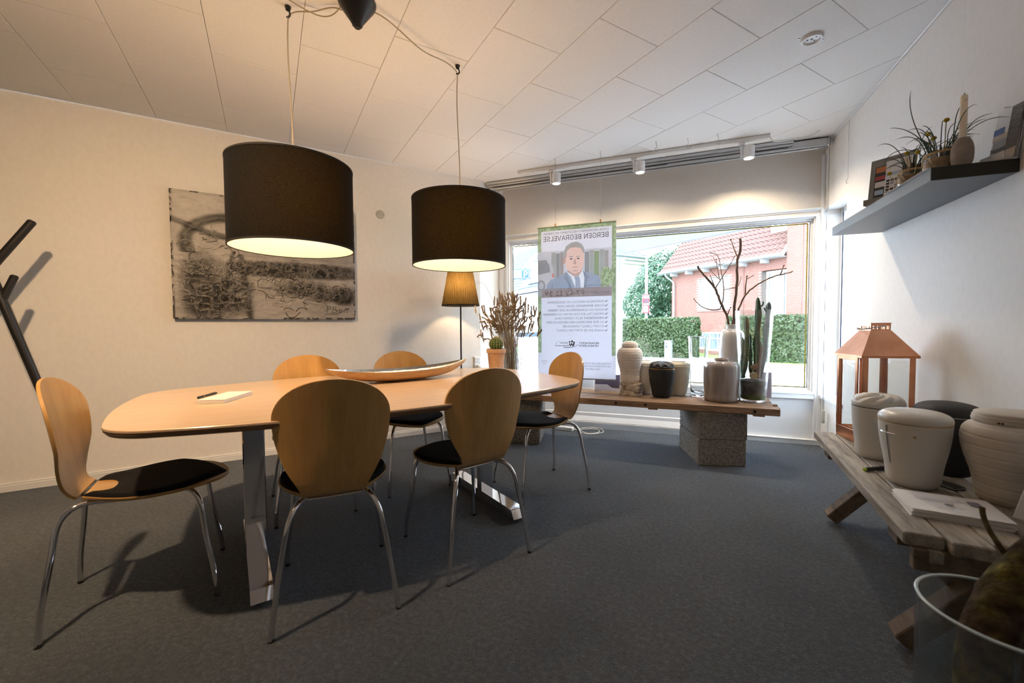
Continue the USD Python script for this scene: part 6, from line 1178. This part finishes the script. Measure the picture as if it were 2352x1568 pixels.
part('body', lathe([(0, 0)] + ringed(dense([(.023, 0), (.027, .006), (.033, .035), (.0335, .060), (.028, .092), (.020, .108), (.016, .112)], 160), .0052, .0009, .006, .106) + [(.0125, .112), (.012, .095), (0, .094)], 56), 'taupe', ck, 60)
tc = thing('taper_candle', 'cream candle standing in the ribbed candle holder', 'candle', (1.075, 2.215, SZ+.095))
part('wax', lathe([(0, 0), (.0112, 0), (.0116, .180), (.0090, .184), (0, .183)], 28), 'candle_wax', tc); part('wick', tube([(0, 0, .182), (.001, 0, .193)], .0012, 5), 'ink', tc)
nl = thing('wall_nail', 'small dark nail in the right wall behind the candle', 'nail', (XR, 2.235, 1.905)); part('shank', tube([(.0, 0, 0), (-.020, 0, 0)], .0016, 8), 'steel', nl)
hc = thing('hanging_string', 'thin grey string with a small hook at the top of the side window', 'string', (XR-.006, 3.84, 0)); part('string', tube([(0, 0, CEIL-.005), (.001, .0, 2.15)], .0012, 5), 'steel', hc); part('hook', tube(spline([(0, 0, 2.15), (-.008, 0, 2.135), (-.006, 0, 2.118), (.002, 0, 2.122)], 12), .0016, 6), 'steel', hc)
sm = thing('ceiling_plate', 'round white ceiling mounting plate with holes and two screws', 'mounting plate', (.690, 2.716, CEIL), .3)
part('plate', lathe([(0, -.006), (.036, -.006), (.040, -.014), (.046, -.014), (.050, -.008), (.051, 0), (0, 0)], 48), 'white_paint', sm); part('hole', cat_(*[mv(lathe([(0, -.0068), (r, -.0068), (r, -.0058), (0, -.0058)], 14), x, y, 0) for x, y, r in ((0, 0, .006), (-.018, .008, .005), (.012, -.018, .004), (.018, .010, .004))]), 'ink', sm, False)
part('screw', cat_(*[mv(lathe([(0, -.006), (.004, -.005), (.004, 0), (0, 0)], 10), x, y, 0) for x, y in ((-.068, .0), (.066, .015))]), 'steel', sm)

# ------------------------------------------------------------------ big floor vase in the near right corner
FV = np.array([.722, 1.273, 0.0])
fv = thing('floor_vase', 'large clear acrylic cylinder vase on the floor in the near right corner', 'vase', FV)
part('cylinder', lathe([(0, 0), (.142, 0), (.147, .006), (.152, .396), (.150, .400), (.146, .400), (.144, .396), (.139, .012), (0, .010)], 80), 'acrylic', fv, 40)
pm('rim_edge', (.55, .66, .70), .15); part('rim', lathe([(.1455, .399), (.1525, .399), (.1530, .4025), (.149, .4045), (.1455, .4025), (.1455, .399)], 80), 'rim_edge', fv, 60, label='bright polished rim')
def noisy_tube(pts, r, seed, n=64, sides=28, amp=.12):
    p = spline(pts, n); g = tube(p, np.interp(np.linspace(0, 1, n), np.linspace(0, 1, len(r)), r), sides); v = g.vertices.copy(); c = np.vstack([np.repeat(p, sides, 0), p[:1], p[-1:]]); d = v-c
    v = c + d*(1+amp*2*(meshkit.fbm(v*34, 4, seed)-.5) + amp*(meshkit.fbm(v*9, 2, seed+5)-.5))[:, None]; g.vertices = v; return g
mat('mossy_bark', {'t': ('texture_coordinate', {}), 'n': ('noise_texture', {'scale': 7, 'detail': 6, 'roughness': .65}), 'n2': ('noise_texture', {'scale': 34, 'detail': 5}), 'r': ('rgb_ramp', {'ramp': [(.32, (.030, .020, .013)), (.46, (.085, .060, .038)), (.54, (.10, .085, .035)), (.62, (.17, .145, .03)), (.72, (.10, .10, .05))]}),
    'r2': ('rgb_ramp', {'ramp': [(.35, (.35, .3, .28)), (.7, (1.1, 1.05, 1.0))]}), 'm': ('mix', {'mix_type': 'multiply', 'fac': 1.0}), 'b': ('bump', {'strength': .9, 'distance': .012}), 'p': ('principled_bsdf', {'roughness': .92, 'specular_ior_level': .2})},
    [('t.object', 'n.vector'), ('t.object', 'n2.vector'), ('n.fac', 'r.fac'), ('n2.fac', 'r2.fac'), ('r.color', 'm.color1'), ('r2.color', 'm.color2'), ('m.color', 'p.base_color'), ('n2.fac', 'b.height'), ('b.normal', 'p.normal')], 'p.BSDF')
mb = thing('mossy_branch', 'thick mossy bark-covered branch standing in the acrylic floor vase', 'branch', FV)
part('limb', noisy_tube([(-.075, -.055, .015), (-.065, -.045, .20), (-.040, -.020, .36), (.020, .020, .46), (.10, .045, .56), (.20, .06, .68)], [.048, .046, .044, .044, .040, .036], 3), 'mossy_bark', mb, 60)
part('side_limb', noisy_tube([(-.02, .0, .39), (.06, .03, .44), (.16, .05, .49), (.30, .07, .55)], [.022, .020, .017, .013], 8, 40, 16), 'mossy_bark', mb, 60)
part('twig', noisy_tube([(.03, .02, .47), (.02, .05, .52), (.012, .09, .56), (.015, .12, .60)], [.0075, .006, .0055, .006], 12, 24, 10), 'mossy_bark', mb, 60)
br2 = thing('bark_piece', 'second darker branch leaning deeper inside the acrylic floor vase', 'branch', FV)
part('limb', noisy_tube([(.06, .035, .014), (.075, .03, .18), (.085, .02, .33), (.15, -.03, .50)], [.036, .034, .030, .026], 17, 44, 18), 'mossy_bark', br2, 60)
for k, (x, y) in enumerate(((.02, .09), (.10, -.02))):
    b_ = thing('glass_marble', ('pale glass ball in the floor vase beside the thick branch', 'pale glass ball in the floor vase at the right')[k], 'glass ball', FV+[x, y, .030]); part('ball', trimesh.creation.icosphere(3, .018), 'solid_glass', b_, True)
chp = thing('wood_chip', 'small broken piece of pale bark on the carpet beside the floor vase', 'bark', (.548, 1.252, 0), .6)
part('chip', trimesh.convex.convex_hull(np.array([(-.028, -.012, 0), (.024, -.015, 0), (.028, .010, 0), (-.018, .016, 0), (-.020, -.008, .022), (.012, -.006, .034), (.018, .010, .020), (-.010, .010, .026)])), 'bark_chip', chp, False)
